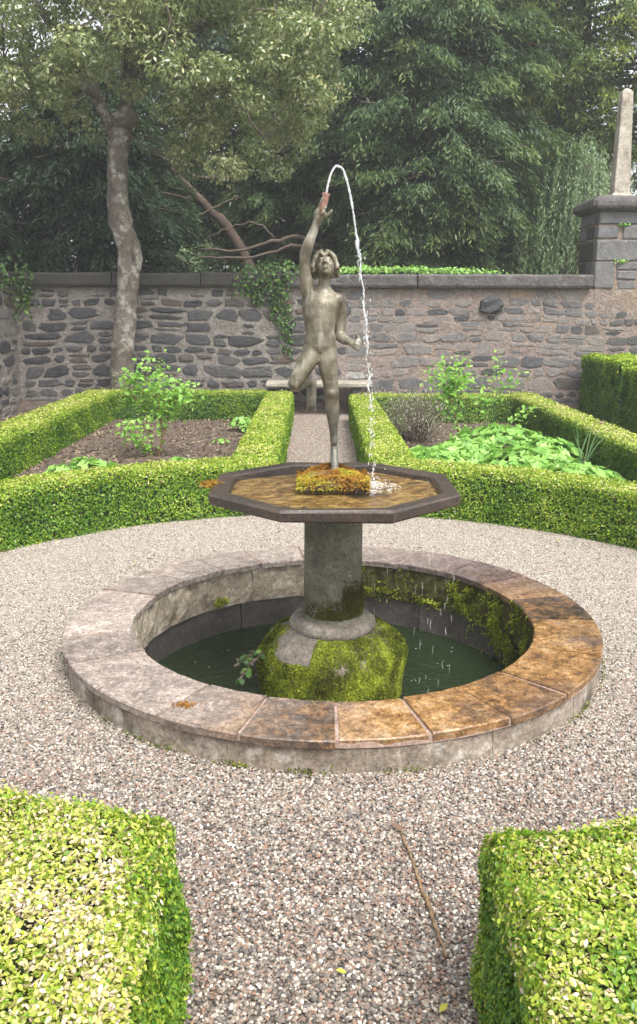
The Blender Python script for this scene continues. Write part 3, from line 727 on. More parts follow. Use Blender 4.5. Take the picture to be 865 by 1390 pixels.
# raised hand: palm behind the spout pipe, two fingers up along it, two curled, thumb out to the side
P_ += chain([(-.088, -.026, 1.942, .0175), (-.076, -.027, 1.968, .021)])
P_ += [ellipsoid((-.069, -.028, 1.988), (.027, .018, .030))]
finger(P_, [(-.074, -.030, 2.008), (-.070, -.040, 2.026), (-.062, -.050, 2.044), (-.054, -.050, 2.054)], .0095)
finger(P_, [(-.062, -.026, 2.012), (-.058, -.024, 2.034), (-.050, -.026, 2.054)], .0098)
finger(P_, [(-.056, -.034, 2.004), (-.046, -.046, 2.016), (-.050, -.058, 2.010), (-.058, -.056, 1.998)], .0092)
finger(P_, [(-.062, -.040, 1.992), (-.052, -.056, 1.998), (-.060, -.062, 1.988), (-.068, -.056, 1.982)], .0085)
finger(P_, [(-.054, -.030, 1.974), (-.040, -.040, 1.980), (-.026, -.044, 1.990), (-.020, -.044, 2.000)], .0105)
def hand(P_, wrist, palm, fdir, across, thumb_side, curl_to, s=1.0):
    fdir = unit(np.array(fdir, float)); across = unit(np.array(across, float)); nrm = np.cross(fdir, across)
    if np.dot(nrm, curl_to) < 0: nrm = -nrm
    palm = np.array(palm, float)
    P_ += chain([(*wrist, .0135 * s), (*(palm - fdir * .012 * s), .0145 * s)])
    rot = np.stack([across, nrm, fdir], 1)
    P_.append(ellipsoid(palm, (.021 * s, .0115 * s, .022 * s), rot))
    for i, L in enumerate([.86, 1.0, .95, .76]):
        off = across * (-.0165 + .011 * i) * s
        b0 = palm + fdir * .017 * s + off; p1 = b0 + (fdir * .62 + nrm * .5) * .020 * s * L; p2 = p1 + (nrm * .95 - fdir * .25) * .015 * s * L; p3 = p2 + (-fdir * .85 + nrm * .1) * .011 * s * L
        P_ += chain([(*b0, .0076 * s), (*p1, .0072 * s), (*p2, .0066 * s), (*p3, .0060 * s)], 8)
    tb = palm - fdir * .006 * s + across * thumb_side * .019 * s
    t1 = tb + (across * thumb_side * .55 + fdir * .6 + nrm * .45) * .018 * s; t2 = t1 + (fdir * .55 + nrm * .75 - across * thumb_side * .2) * .015 * s
    P_ += chain([(*tb, .0085 * s), (*t1, .0078 * s), (*t2, .0066 * s)], 8)
hand(P_, (.070, -.076, 1.433), (.088, -.094, 1.428), (.72, -.62, -.18), (.35, .2, .9), 1, (-.3, -.9, .1), 1.22)
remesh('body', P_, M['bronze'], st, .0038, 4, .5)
hair = []
g = np.random.default_rng(12)
for k in range(150):
    d = g.normal(size=3); d /= np.linalg.norm(d)
    if d[1] < -.05 and d[2] < .75: continue           # face
    if d[2] < -.55: continue                          # throat
    p = np.array([d[0] * .050, .010 + d[1] * .058, .014 + d[2] * .054]); s_ = g.uniform(.012, .016)
    hair.append(ellipsoid(hp(*p), (s_, s_, s_), nu=10, nv=6))
for sx_ in (-1, 1):           # thick wavy locks parted in the middle, swept over the temples
    for k in range(5):
        y0 = .016 * k; w_ = .004 * math.sin(k * 2.1)
        hair += chain([(*hp(sx_ * .004, -.040 + y0, .047 + .003 * k), .0105), (*hp(sx_ * .016, -.041 + y0, .068 + w_), .0135), (*hp(sx_ * .034, -.031 + y0, .063 + w_), .0125), (*hp(sx_ * .048 + w_ * sx_, -.024 + y0, .046), .0140),
                       (*hp(sx_ * .055, -.014 + y0, .026 - w_), .0115), (*hp(sx_ * .060, -.006 + y0, .008), .0135), (*hp(sx_ * .054, .002 + y0, -.006 + w_), .0100)], 8)
    for k in range(9):        # curls at the temples and nape
        c_ = hp(sx_ * g.uniform(.050, .062), g.uniform(-.012, .05), g.uniform(-.012, .05)); s_ = g.uniform(.008, .012)
        hair.append(ellipsoid(c_, (s_, s_, s_), nu=10, nv=6))
hair = [((np.asarray(v_) - HC) * .90 + HC, f_) for v_, f_ in hair]
remesh('hair', hair, M['bronze'], st, .0030, 1, .4)
v, f = tube([(-.066, -.036, 1.985), (-.056, -.040, 2.02), (-.049, -.042, 2.045), (-.046, -.042, 2.062), (-.045, -.042, 2.066)], [.0135, .0140, .0150, .0155, .0175], 16)
mk('spout_pipe', v, f, M['copper'], st, smooth=True)
v, f = tube([(-.0455, -.042, 2.0655), (-.044, -.042, 2.073)], [.0178, .0178], 16); mk('pipe_rim', v, f, M['copper'], st)

# ------------------------------------------------------------------ water jet
def spline(pts, n):
    P = np.array(pts, float); d = np.r_[0, np.cumsum(np.linalg.norm(np.diff(P, axis=0), axis=1))]; u = np.linspace(0, d[-1], n); out = np.empty((n, P.shape[1]))
    for k in range(P.shape[1]):
        m = np.gradient(P[:, k], d); i = np.clip(np.searchsorted(d, u) - 1, 0, len(d) - 2); h = d[i + 1] - d[i]; t = (u - d[i]) / h
        out[:, k] = (2 * t**3 - 3 * t**2 + 1) * P[i, k] + (t**3 - 2 * t**2 + t) * h * m[i] + (-2 * t**3 + 3 * t**2) * P[i + 1, k] + (t**3 - t**2) * h * m[i + 1]
    return out
jet = thing('water_jet', (-.044, -.042, 2.07), 'white water jet arching from the raised hand into the bowl', 'water jet')
path = spline([(-.044, -.042, 2.07), (-.034, -.042, 2.12), (-.018, -.042, 2.165), (.0, -.042, 2.186), (.022, -.042, 2.178), (.040, -.042, 2.14), (.062, -.042, 2.06), (.080, -.042, 1.96), (.092, -.042, 1.88)], 60)
rad = np.interp(np.linspace(0, 1, 60), [0, .3, .45, 1], [.0048, .0050, .0052, .0040]) * (1 + .25 * rng.normal(0, 1, 60) * np.linspace(0, 1, 60))
v, f = tube(path, np.abs(rad), 10); mk('arching_stream', v, f, M['jet'], jet, smooth=True)
fall = spline([(.088, -.042, 1.90), (.098, -.042, 1.84), (.112, -.042, 1.74), (.128, -.042, 1.60), (.144, -.042, 1.42), (.158, -.042, 1.22), (.172, -.042, 1.0), (.184, -.042, .77)], 120)
for k, (i0, i1, rm) in enumerate([(0, 13, .0080), (10, 30, .0036), (27, 48, .0040), (45, 56, .0048), (59, 74, .0034), (74, 80, .0022), (89, 96, .0014), (108, 119, .0020)]):
    seg = fall[i0:i1].copy(); m = len(seg); u = np.linspace(0, 1, m)
    seg[:, 0] += .0035 * np.sin(u * 9 + k) + rng.normal(0, .0012, m); seg[:, 1] += rng.normal(0, .002, m)
    rr = rm * np.clip(np.sin(np.pi * (u * .92 + .06)), .15, 1) ** .6 * (1 + .28 * rng.normal(0, 1, m))
    v, f = tube(seg, np.abs(rr) + .0006, 8); mk('falling_stream', v, f, M['jet'], jet, smooth=True)
drops = []
for k in range(150):
    q = fall[rng.integers(4, 119)]; s = rng.uniform(.0012, .0034)
    drops.append(ellipsoid(q + rng.normal(0, [.010, .010, .01]), (s, s, s * rng.uniform(1.2, 3.5)), nu=6, nv=4))
for k in range(90):
    a = rng.uniform(0, 6.28); r = abs(rng.normal(0, .05)); s = rng.uniform(.0012, .003)
    drops.append(ellipsoid((.184 + r * math.cos(a), -.042 + r * math.sin(a), .772 + abs(rng.normal(0, .022))), (s, s, s * 1.5), nu=6, nv=4))
v, f = merge(drops); o = mk('spray_drops', v, f, M['jet'], jet, smooth=True); o['kind'] = 'stuff'
rip = []
for rr_ in (.02, .04, .065, .095, .125):
    for k in range(8):
        a0 = rng.uniform(0, 6.28); a = np.linspace(a0, a0 + rng.uniform(.25, .7), 6); r = rr_ + rng.normal(0, .006)
        rip.append(tube(np.stack([.184 + r * np.cos(a), -.042 + r * np.sin(a), np.full(6, .769)], -1), [.0004, .0012, .0018, .0016, .0012, .0004], 5))
v, f = merge(rip); o = mk('splash_glare_rings', v, f, M['glint_speck'], jet, smooth=True); o['kind'] = 'stuff'  # splash ripples with the sky's glare painted on as white rings
rip = []
for rr_ in (.03, .06, .09, .13, .17):
    for k in range(7):
        a0 = rng.uniform(0, 6.28); a = np.linspace(a0, a0 + rng.uniform(.2, .6), 6); r = rr_ + rng.normal(0, .008)
        rip.append(tube(np.stack([.43 + r * np.cos(a), -.42 + r * np.sin(a), np.full(6, -.2495)], -1), np.array([.0006, .0018, .0026, .0024, .0016, .0006]) * .8, 5))
v, f = merge(rip); o = mk('pool_ripple_glints', v, f, M['glint_speck'], smooth=True, loc=(.43, -.42, -.25)); tag(o, 'white sky glints painted onto splash ripples where drips hit the basin water', 'ripples', kind='stuff')  # sky reflections on the ripples modelled as white rings
# drips off the bowl's rim into the basin
dr = thing('rim_drips', (.45, 0, .6), 'thin drips of water falling from the bowl rim into the basin', 'water drips')
k = 0
for (x, y) in [(.345, .36), (.40, -.42), (.37, -.44), (.42, -.37), (.47, -.33), (.50, -.30), (.44, .36), (.47, .31), (.52, .20), (.30, .47), (.555, .10), (.24, .555), (.18, .56), (.545, -.17)]:
    z = .72 - rng.uniform(0, .06)
    while z > -.24:
        L = rng.uniform(.015, .06)
        zb = max(z - L, -.248); m = 5
        seg = np.stack([x + rng.normal(0, .002, m), y + rng.normal(0, .002, m), np.linspace(z, zb, m)], -1)
        v, f = tube(seg, np.array([.0004, .0009, .0012, .0010, .0004]) * rng.uniform(.7, 1.2), 5); mk('drip', v, f, M['jet'], dr, smooth=True)
        z = zb - rng.uniform(.08, .30)

# ================================================================== HEDGES
def poly_dist(P, poly):
    """distance to the outline, and inside test"""
    a = np.asarray(poly, float); b = np.roll(a, -1, 0); best = np.full(len(P), 1e9); ins = np.zeros(len(P), bool)
    for p, q in zip(a, b):
        d = q - p; t = np.clip(((P - p) @ d) / (d @ d + 1e-12), 0, 1); best = np.minimum(best, np.linalg.norm(P - (p + t[:, None] * d), axis=1))
        c = ((p[1] > P[:, 1]) != (q[1] > P[:, 1])); xx = (q[0] - p[0]) * (P[:, 1] - p[1]) / (q[1] - p[1] + 1e-12) + p[0]; ins ^= c & (P[:, 0] < xx)
    return best, ins
def inset(poly, d):
    a = np.asarray(poly, float); n = len(a); out = []
    for i in range(n):
        e1 = unit(a[i] - a[i - 1]); e2 = unit(a[(i + 1) % n] - a[i]); n1 = np.array([-e1[1], e1[0]]); n2 = np.array([-e2[1], e2[0]])
        m = n1 + n2; m = m / max(.4, (m @ m) / 2 if (m @ m) > 0 else 1); out.append(a[i] + m * d)
    return np.array(out)
def resample(poly, step=.15):
    a = np.asarray(poly, float); out = []
    for p, q in zip(a, np.roll(a, -1, 0)):
        k = max(1, int(np.linalg.norm(q - p) / step))
        for i in range(k): out.append(p + (q - p) * i / k)
    return np.array(out)
def hedge(poly, h, label, dens, L, mat, oval=False, tan=.5, seed=1, bumpy=.014, cat='hedge', group='clipped box hedges of the parterre', side_tint=.36, top_tint=.66, rnd=.05, sidemask=None):
    poly = np.asarray(poly, float)
    area = .5 * np.sum(poly[:, 0] * np.roll(poly[:, 1], -1) - np.roll(poly[:, 0], -1) * poly[:, 1])
    if area < 0: poly = poly[::-1]; area = -area
    c = poly.mean(0); o = thing('box_hedge', (c[0], c[1], 0), label, cat, group)
    cp = resample(inset(poly, .045), .12); n = len(cp)
    rings = [np.c_[cp, np.full(n, -.01)], np.c_[cp, np.full(n, h - .07)], np.c_[resample_like(inset(poly, .07), cp, poly), np.full(n, h - .036)]] if False else [np.c_[cp, np.full(n, -.01)], np.c_[cp, np.full(n, h - .05)]]
    v, f = loft(rings); mk('twig_core', v, f, M['hedge_core'], o)
    # top
    lo, hi = poly.min(0), poly.max(0); nt_ = int(dens * area * 1.0); Q = []
    while sum(map(len, Q)) < nt_:
        q = rng.uniform(lo, hi, (max(2000, nt_), 2)); dd, ins = poly_dist(q, poly); Q.append(np.c_[q, dd][ins])
    Q = np.concatenate(Q)[:nt_]; d = Q[:, 2]
    z = h - np.where(d < rnd, rnd - np.sqrt(np.clip(rnd**2 - (rnd - d)**2, 0, None)), 0)
    T = np.c_[Q[:, :2], z]; nb = bumpy * snoise(T, 2.2, seed); T[:, 2] += nb - np.abs(rng.normal(0, .010, len(T))) + (rng.random(len(T)) < .15) * rng.uniform(0, .024, len(T))
    NT_ = unit(np.c_[rng.normal(0, .55, (len(T), 2)), np.ones(len(T))])
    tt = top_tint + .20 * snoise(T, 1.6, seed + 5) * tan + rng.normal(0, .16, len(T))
    # sides
    a = poly; b = np.roll(a, -1, 0); ln = np.linalg.norm(b - a, axis=1); per = ln.sum(); ns = int(dens * per * h * 1.05)
    s = rng.uniform(0, per, ns); cum = np.r_[0, np.cumsum(ln)]; i = np.clip(np.searchsorted(cum, s) - 1, 0, len(ln) - 1); t = ((s - cum[i]) / ln[i])[:, None]
    p2 = a[i] * (1 - t) + b[i] * t; e = unit(b[i] - a[i]); nn = np.c_[e[:, 1], -e[:, 0]]; zz = rng.uniform(0, h, ns)
    S = np.c_[p2, zz]; nb = bumpy * snoise(S, 2.2, seed + 1); push = nb - np.abs(rng.normal(0, .011, ns)) + (rng.random(ns) < .1) * rng.uniform(0, .014, ns) - np.where(zz > h - rnd, rnd - np.sqrt(np.clip(rnd**2 - (zz - h + rnd)**2, 0, None)), 0)
    S[:, :2] += nn * push[:, None]
    NS_ = unit(np.c_[nn, np.full(ns, .45)] + rng.normal(0, .55, (ns, 3)))
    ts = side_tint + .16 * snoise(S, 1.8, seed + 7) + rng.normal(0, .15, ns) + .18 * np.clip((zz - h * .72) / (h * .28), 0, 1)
    C = np.concatenate([T, S]); N = np.concatenate([NT_, NS_]); tn = np.clip(np.concatenate([tt, ts]), 0, 1)
    k = len(C); A = unit(rng.normal(0, 1, (k, 3)) + [0, 0, .8]); sz = L * rng.uniform(.7, 1.25, k)
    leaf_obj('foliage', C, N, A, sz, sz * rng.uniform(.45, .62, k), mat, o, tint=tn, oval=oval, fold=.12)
    return o
def arc_poly(r0, r1, a0, a1, n=22):
    t = np.radians(np.linspace(a0, a1, n)); return np.r_[np.c_[r0 * np.cos(t), r0 * np.sin(t)], np.c_[r1 * np.cos(t[::-1]), r1 * np.sin(t[::-1])]]
BL = M['box_leaf']
hedge(arc_poly(2.60, 3.0, 97.6, 168), .405, 'low curved box hedge in front of the mulched bed with the single leafy shrub', 13000, .021, BL, seed=11)
hedge(arc_poly(2.60, 3.0, 12, 82.2), .385, 'low curved box hedge in front of the bed full of green leafy clumps', 13000, .021, BL, seed=13)
hedge([(-.76, 2.90), (-.39, 2.93), (-.38, 8.38), (-.76, 8.38)], .405, 'straight low box hedge between the gravel path and the mulched bed', 9500, .023, BL, seed=15)
hedge([(.36, 2.93), (.74, 2.90), (.74, 8.15), (.40, 8.15)], .395, 'straight low box hedge between the gravel path and the leafy green bed', 9500, .023, BL, seed=17)
hedge([(-2.86, 8.04), (-.74, 8.04), (-.74, 8.40), (-2.86, 8.40)], .42, 'low box hedge across the back of the mulched bed below the tree trunk', 9000, .024, BL, seed=19, side_tint=.24)
hedge([(.72, 7.86), (2.66, 7.86), (2.66, 8.20), (.72, 8.20)], .40, 'low box hedge across the back of the leafy green bed', 9000, .024, BL, seed=21, side_tint=.26)
hedge([(-3.28, 1.0), (-2.84, 1.0), (-2.84, 8.42), (-3.28, 8.42)], .42, 'long low box hedge on the outer side of the mulched bed', 8500, .024, BL, seed=23)
hedge([(2.64, 1.2), (2.99, 1.2), (2.99, 8.2), (2.64, 8.2)], .41, 'long low box hedge on the outer side of the leafy green bed', 8500, .024, BL, seed=25, side_tint=.22, top_tint=.72)
def near_poly(sgn, xi, r):
    a = math.asin(xi / r); t = np.linspace(a, .62, 12)
    pts = [(sgn * r * math.sin(q), -r * math.cos(q)) for q in t]
    return np.array(pts + [(sgn * 1.55, -3.25), (sgn * (xi - .01), -3.25)])
hedge(near_poly(-1, .415, 2.22), .45, 'thick box hedge with pale frosted leaf tips beside the worn gravel path', 52000, .0125, M['box_leaf_near'], True, 1.3, seed=31, group='thick hedges by the path end', top_tint=.63, side_tint=.44, bumpy=.034, rnd=.075)
hedge(near_poly(1, .29, 2.25), .45, 'thick yellow green box hedge beside the twig lying on the gravel', 52000, .0125, M['box_leaf_near'], True, 1.0, seed=33, group='thick hedges by the path end', top_tint=.60, side_tint=.36, bumpy=.034, rnd=.075)
hedge([(3.88, 7.35), (5.4, 7.35), (5.4, 9.05), (3.88, 9.05)], .90, 'tall square clipped hedge against the wall below the obelisk pillar', 6500, .034, M['tall_leaf'], seed=41, group='tall clipped hedges by the pillar', bumpy=.03, side_tint=.46, top_tint=.80, rnd=.07)
hedge([(3.96, 4.6), (5.4, 4.6), (5.4, 7.40), (3.96, 7.40)], .84, 'tall clipped hedge running forward from the pillar end', 6500, .034, M['tall_leaf'], seed=43, group='tall clipped hedges by the pillar', bumpy=.03, side_tint=.52, top_tint=.88, rnd=.07)

# ================================================================== WALLS
def rubble(x0, x1, z0, z1, seed, hmin=.085, hmax=.19, gap=.016, fill=.93):
    g = np.random.default_rng(seed); out = []; z = z0
    while z < z1 - .05:
        rh = min(g.uniform(hmin, hmax), z1 - z); x = x0 + g.uniform(-.02, .03)
        while x < x1:
            ww = rh * g.uniform(1.1, 2.9)
            cells = [(x, x + ww, z, z + rh)]
            if rh > .13 and g.random() < .28:
                m = z + rh * g.uniform(.38, .62); cells = [(x, x + ww * .9, z, m), (x, x + ww, m, z + rh)]
            for (a, b, c, d) in cells:
                if g.random() > fill or a < x0 - .02 or b > x1 + .06: continue
                n = int(g.integers(7, 11)); t = np.linspace(0, 2 * np.pi, n, endpoint=False) + g.uniform(-.3, .3, n) + g.uniform(0, .5); e = g.uniform(3, 8)
                sx = (b - a) / 2 - gap * g.uniform(.6, 1.6); sz = (d - c) / 2 - gap * g.uniform(.5, 1.3)
                rr = (np.abs(np.cos(t))**e + np.abs(np.sin(t))**e) ** (-1 / e) * (1 + g.normal(0, .11, n))
                P = np.c_[(a + b) / 2 + sx * rr * np.cos(t), (c + d) / 2 + sz * rr * np.sin(t)]
                Q = np.c_[P, np.zeros(n)]
                P[:, 1] += .035 * snoise(Q, .55, seed + 1, 2); P[:, 0] += .03 * snoise(Q, .6, seed + 2, 2)
                if P[:, 1].max() > z1 + .015: continue
                out.append(P)
            x += ww
        z += rh
    return out
def stone_geo(P, y, proud, g, axis=1, sgn=-1):
    """stone from outline P in (u,z); stands proud of the plane at y towards sgn"""
    n = len(P); c = P.mean(0); rings = []
    for k, (s, dpt) in enumerate([(1.02, -.03), (1.0, .1 * proud), (.93, .75 * proud), (.62, 1.0 * proud)]):
        q = c + (P - c) * s; dd = np.full(n, dpt) + (g.normal(0, .12 * proud, n) if k > 1 else 0)
        rings.append((q, dd))
    V = []
    for q, dd in rings:
        for (u, z), d_ in zip(q, dd): V.append((u, y + sgn * d_, z) if axis == 1 else (y + sgn * d_, u, z))
    d_ = proud * (1 + g.normal(0, .15)); V.append((c[0], y + sgn * d_, c[1]) if axis == 1 else (y + sgn * d_, c[0], c[1]))
    F = []
    for k in range(3):
        for i in range(n): F.append([k * n + i, k * n + (i + 1) % n, (k + 1) * n + (i + 1) % n, (k + 1) * n + i])
    for i in range(n): F.append([3 * n + i, 3 * n + (i + 1) % n, 4 * n])
    return np.array(V), F
def rough_face(x0, x1, z0, z1, y, depth, step=.09):
    """wall core with an uneven mortar face (front towards -y)"""
    nx = int((x1 - x0) / step) + 2; nz = int((z1 - z0) / step) + 2
    X, Z = np.meshgrid(np.linspace(x0, x1, nx), np.linspace(z0, z1, nz)); P = np.stack([X.ravel(), np.full(X.size, y), Z.ravel()], -1)
    P[:, 1] += .008 * snoise(P, 2.5, 91)
    V = list(map(tuple, P)); F = [[j * nx + i, j * nx + i + 1, (j + 1) * nx + i + 1, (j + 1) * nx + i] for j in range(nz - 1) for i in range(nx - 1)]
    b, fb = box(x0, x1, y + .012, y + depth, z0, z1); F += [[q + len(V) for q in ff] for ff in fb if ff != [0, 1, 5, 4]]; V += b
    return np.array(V), F
wall = thing('garden_wall', (-.2, WALL_Y, 0), 'long rubble stone garden wall with flat coping behind the hedges', 'wall')
WT = 1.858
v, f = rough_face(-4.9, 6.5, -.02, WT, WALL_Y, .5); mk('mortar_core', v, f, M['mortar'], wall)
g = np.random.default_rng(5)
SL = rubble(-4.46, .35, .02, WT - .02, 101, .095, .215, .017, .96); SR = rubble(.36, 5.0, .02, WT - .02, 131, .10, .27, .010, .95)
SR = [P for P in SR if not (P[:, 0].mean() > 4.02 and P[:, 1].mean() > 1.5)]
cand = [(P, 'L') for P in SL] + [(P, 'R') for P in SR]
def hidden(P):
    x, z = P.mean(0); return z < .33 and not (-.5 < x < .55) or x > 4.4
show = [c for c in cand if not hidden(c[0])]; rest = [c for c in cand if hidden(c[0])]
show.sort(key=lambda c: -np.prod(np.ptp(c[0], axis=0))); rest += show[295:]; show = show[:295]
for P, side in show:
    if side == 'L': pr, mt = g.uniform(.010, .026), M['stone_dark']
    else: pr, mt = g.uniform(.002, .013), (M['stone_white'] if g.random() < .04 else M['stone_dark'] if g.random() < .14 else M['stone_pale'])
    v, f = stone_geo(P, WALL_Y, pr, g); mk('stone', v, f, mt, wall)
parts = [stone_geo(P, WALL_Y, g.uniform(.006, .02), g) for P, s in rest]
v, f = merge(parts); o = mk('small_stone', v, f, M['stone_dark'], wall); o['kind'] = 'stuff'
# one stone standing well proud high up on the right
v, f = stone_geo(np.array([(2.36, 1.53), (2.5, 1.49), (2.68, 1.52), (2.73, 1.62), (2.66, 1.73), (2.5, 1.74), (2.38, 1.68)]), WALL_Y, .10, g); mk('stone', v, f, M['stone_dark'], wall)
# coping stones
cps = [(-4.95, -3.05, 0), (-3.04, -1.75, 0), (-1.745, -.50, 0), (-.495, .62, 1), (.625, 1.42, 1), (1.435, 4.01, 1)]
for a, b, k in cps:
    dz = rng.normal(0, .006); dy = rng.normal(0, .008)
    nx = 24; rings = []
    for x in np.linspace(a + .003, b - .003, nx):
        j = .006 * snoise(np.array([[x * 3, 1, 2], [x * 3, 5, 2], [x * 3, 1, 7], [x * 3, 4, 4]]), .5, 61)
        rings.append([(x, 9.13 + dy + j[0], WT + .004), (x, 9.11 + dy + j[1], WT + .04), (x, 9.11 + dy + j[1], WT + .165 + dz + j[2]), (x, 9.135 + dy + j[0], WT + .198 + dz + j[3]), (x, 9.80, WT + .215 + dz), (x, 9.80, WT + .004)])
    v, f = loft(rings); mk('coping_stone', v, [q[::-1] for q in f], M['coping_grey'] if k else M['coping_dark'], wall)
# return wall on the left
rw = thing('side_wall', (-4.7, 6.5, 0), 'side wall of rubble stone meeting the long wall at the shady corner', 'wall')
v, f = box(-5.0, -4.5, 2.0, 9.2, -.02, WT); mk('mortar_core', v, f, M['mortar'], rw)
for P in rubble(3.0, 9.15, .02, WT, 171, .12, .24, .018, .95):
    v, f = stone_geo(P, -4.5, g.uniform(.008, .02), g, axis=0, sgn=1); mk('stone', v, f, M['stone_dark'] if g.random() < .6 else M['stone_pale'], rw)
v, f = box(-5.1, -4.44, 2.0, 9.09, WT + .004, WT + .2, .02, .003); mk('coping_stone', v, f, M['coping_dark'], rw)

# pillar and obelisk
pil = thing('gate_pillar', (4.5, 9.6, 0), 'square stone pillar with overhanging cap at the wall end', 'pillar')
PX0, PX1, PY0, PY1 = 4.055, 4.96, 9.20, 10.08
v, f = box(PX0 + .015, PX1 - .015, PY0 + .015, PY1 - .015, 1.5, 2.99); mk('mortar_core', v, f, M['mortar'], pil)
def pblock(x0, x1, y0, y1, z0, z1, mt=None):
    v, f = box(x0, x1, y0, y1, z0, z1, .012, .005); mk('stone_block', v, f, mt or M['pillar_stone'], pil)
for x0, x1, z0, z1 in [(4.06, 4.97, 2.79, 2.955), (4.06, 4.36, 2.585, 2.755), (4.43, 4.97, 2.58, 2.76), (4.055, 4.97, 2.265, 2.555), (4.05, 4.33, 1.87, 2.25), (4.38, 4.66, 2.0, 2.12), (4.37, 4.97, 2.14, 2.24), (4.70, 4.97, 1.86, 2.12), (4.4, 4.66, 1.86, 1.97)]:
    pblock(x0, x1, PY0 - .006 + rng.normal(0, .004), PY0 + .2, z0, z1)
for i, (y0, y1, z0, z1) in enumerate([(9.415, 10.07, 2.80, 2.955), (9.415, 9.75, 2.59, 2.77), (9.77, 10.07, 2.57, 2.77), (9.415, 10.07, 2.27, 2.55), (9.415, 9.7, 1.9, 2.25), (9.72, 10.07, 1.9, 2.25)]):
    pblock(PX0 - .004, PX0 + .2, y0, y1, z0, z1, M['coping_dark'] if i % 2 else None)
rings = []
for z, e in [(2.962, .02), (3.0, .10), (3.03, .115), (3.10, .115), (3.14, .09), (3.185, -.02), (3.19, -.3)]:
    x0, x1, y0, y1 = PX0 - e, PX1 + e, PY0 - e, PY1 + e; c = .05
    rings.append([(x0 + c, y0, z), (x1 - c, y0, z), (x1, y0 + c, z), (x1, y1 - c, z), (x1 - c, y1, z), (x0 + c, y1, z), (x0, y1 - c, z), (x0, y0 + c, z)])
v, f = loft([np.array(q) for q in rings]); v = v + np.random.default_rng(6).normal(0, .004, v.shape)
mk('cap_stone', v, f, M['coping_grey'], pil)
ob = thing('obelisk', (4.47, 9.62, 3.19), 'slim pale stone obelisk standing on the pillar cap', 'obelisk')
ox, oy = 4.47, 9.62
def sq(z, h, c=.008): return np.array([(ox - h + c, oy - h, z), (ox + h - c, oy - h, z), (ox + h, oy - h + c, z), (ox + h, oy + h - c, z), (ox + h - c, oy + h, z), (ox - h + c, oy + h, z), (ox - h, oy + h - c, z), (ox - h, oy - h + c, z)])
v, f = loft([sq(3.185, .155), sq(3.215, .155), sq(3.235, .14), sq(3.26, .122)]); mk('plinth', v, f, M['obelisk'], ob)
v, f = loft([sq(3.255, .118), sq(3.7, .106), sq(4.2, .092), sq(4.66, .080), sq(4.70, .060), sq(4.73, .02)]); mk('shaft', v, f, M['obelisk'], ob)

# bench against the wall at the end of the path
be = thing('stone_bench', (-.01, 8.95, 0), 'backless stone slab bench against the wall at the path end', 'bench')
rings = [np.array([(x, y, z) for (y, z) in [(8.735, .425), (8.72, .445), (8.72, .485), (8.735, .502), (9.15, .502), (9.15, .425)]]) for x in np.linspace(-.78, .765, 10)]
v, f = loft(rings); v = v + np.random.default_rng(8).normal(0, .002, v.shape); mk('seat_slab', v, [q[::-1] for q in f], M['bench_stone'], be)
for x in (-.62, .48):
    v, f = box(x, x + .13, 8.80, 9.14, 0, .424, .012, .003); mk('support', v, f, M['stone_pale'], be)

# ================================================================== TREES
def clump(c, r, n, up=.4):
    d = rand_dirs(n); rad = rng.uniform(.45, 1.0, n)[:, None] ** .6
    C = np.asarray(c) + d * rad * np.asarray(r); N = unit(d * .7 + [0, 0, up] + rng.normal(0, .5, (n, 3))); A = unit(d + rng.normal(0, .7, (n, 3)) + [0, 0, -.2])
    return C, N, A
def crown(name, clumps, per, L, W, mat, parent, oval=False, tvar=.2, tmean=.5, up=.4):
    Cs, Ns, As, Ts = [], [], [], []
    for c, r in clumps:
        C, N, A = clump(c, r, per, up); Cs.append(C); Ns.append(N); As.append(A)
        Ts.append(np.clip(tmean + rng.normal(0, .10) + rng.normal(0, tvar, per), 0, 1))
    C = np.concatenate(Cs); k = len(C); s = rng.uniform(.7, 1.3, k)
    return leaf_obj(name, C, np.concatenate(Ns), np.concatenate(As), L * s, W * s, mat, parent, tint=np.concatenate(Ts), oval=oval)

# --- broadleaf evergreen with a pale bare trunk, in front of the wall
T1 = thing('evergreen_oak', (-2.88, 8.82, 0), 'broadleaf evergreen tree with pale mottled leaning trunk in front of the wall', 'tree')
tp = spline([(-2.90, 8.82, -.05, .27), (-2.885, 8.82, .35, .225), (-2.87, 8.82, .9, .205), (-2.80, 8.82, 1.5, .195), (-2.74, 8.82, 2.0, .20), (-2.73, 8.82, 2.35, .195), (-2.82, 8.82, 2.75, .205), (-2.845, 8.82, 3.2, .175), (-2.82, 8.82, 3.65, .175), (-2.78, 8.82, 3.95, .20), (-2.74, 8.82, 4.1, .17)], 46)
v, f = tube(tp[:, :3], tp[:, 3] * .80 * (1 + .05 * snoise(tp[:, :3] * [1, 1, 3], 1.1, 9)), 20)
c0 = np.repeat(tp[:, :3], 20, 0); dv = v - c0; v = c0 + dv * (1 + .10 * snoise(v, 1.6, 15)[:, None] + .05 * snoise(v, 5, 16)[:, None]); mk('trunk', v, f, M['bark'], T1, smooth=True)
for c, r in [((-2.64, 8.68, 4.10), (.15, .12, .15)), ((-2.74, 8.64, 4.07), (.11, .09, .11)), ((-2.59, 8.74, 2.28), (.08, .10, .20))]:
    v, f = ellipsoid(c, r); v = v + (v - np.array(c)) * (.22 * snoise(v, 3.5, 18))[:, None]; mk('burl', v, f, M['bark'], T1, smooth=True)
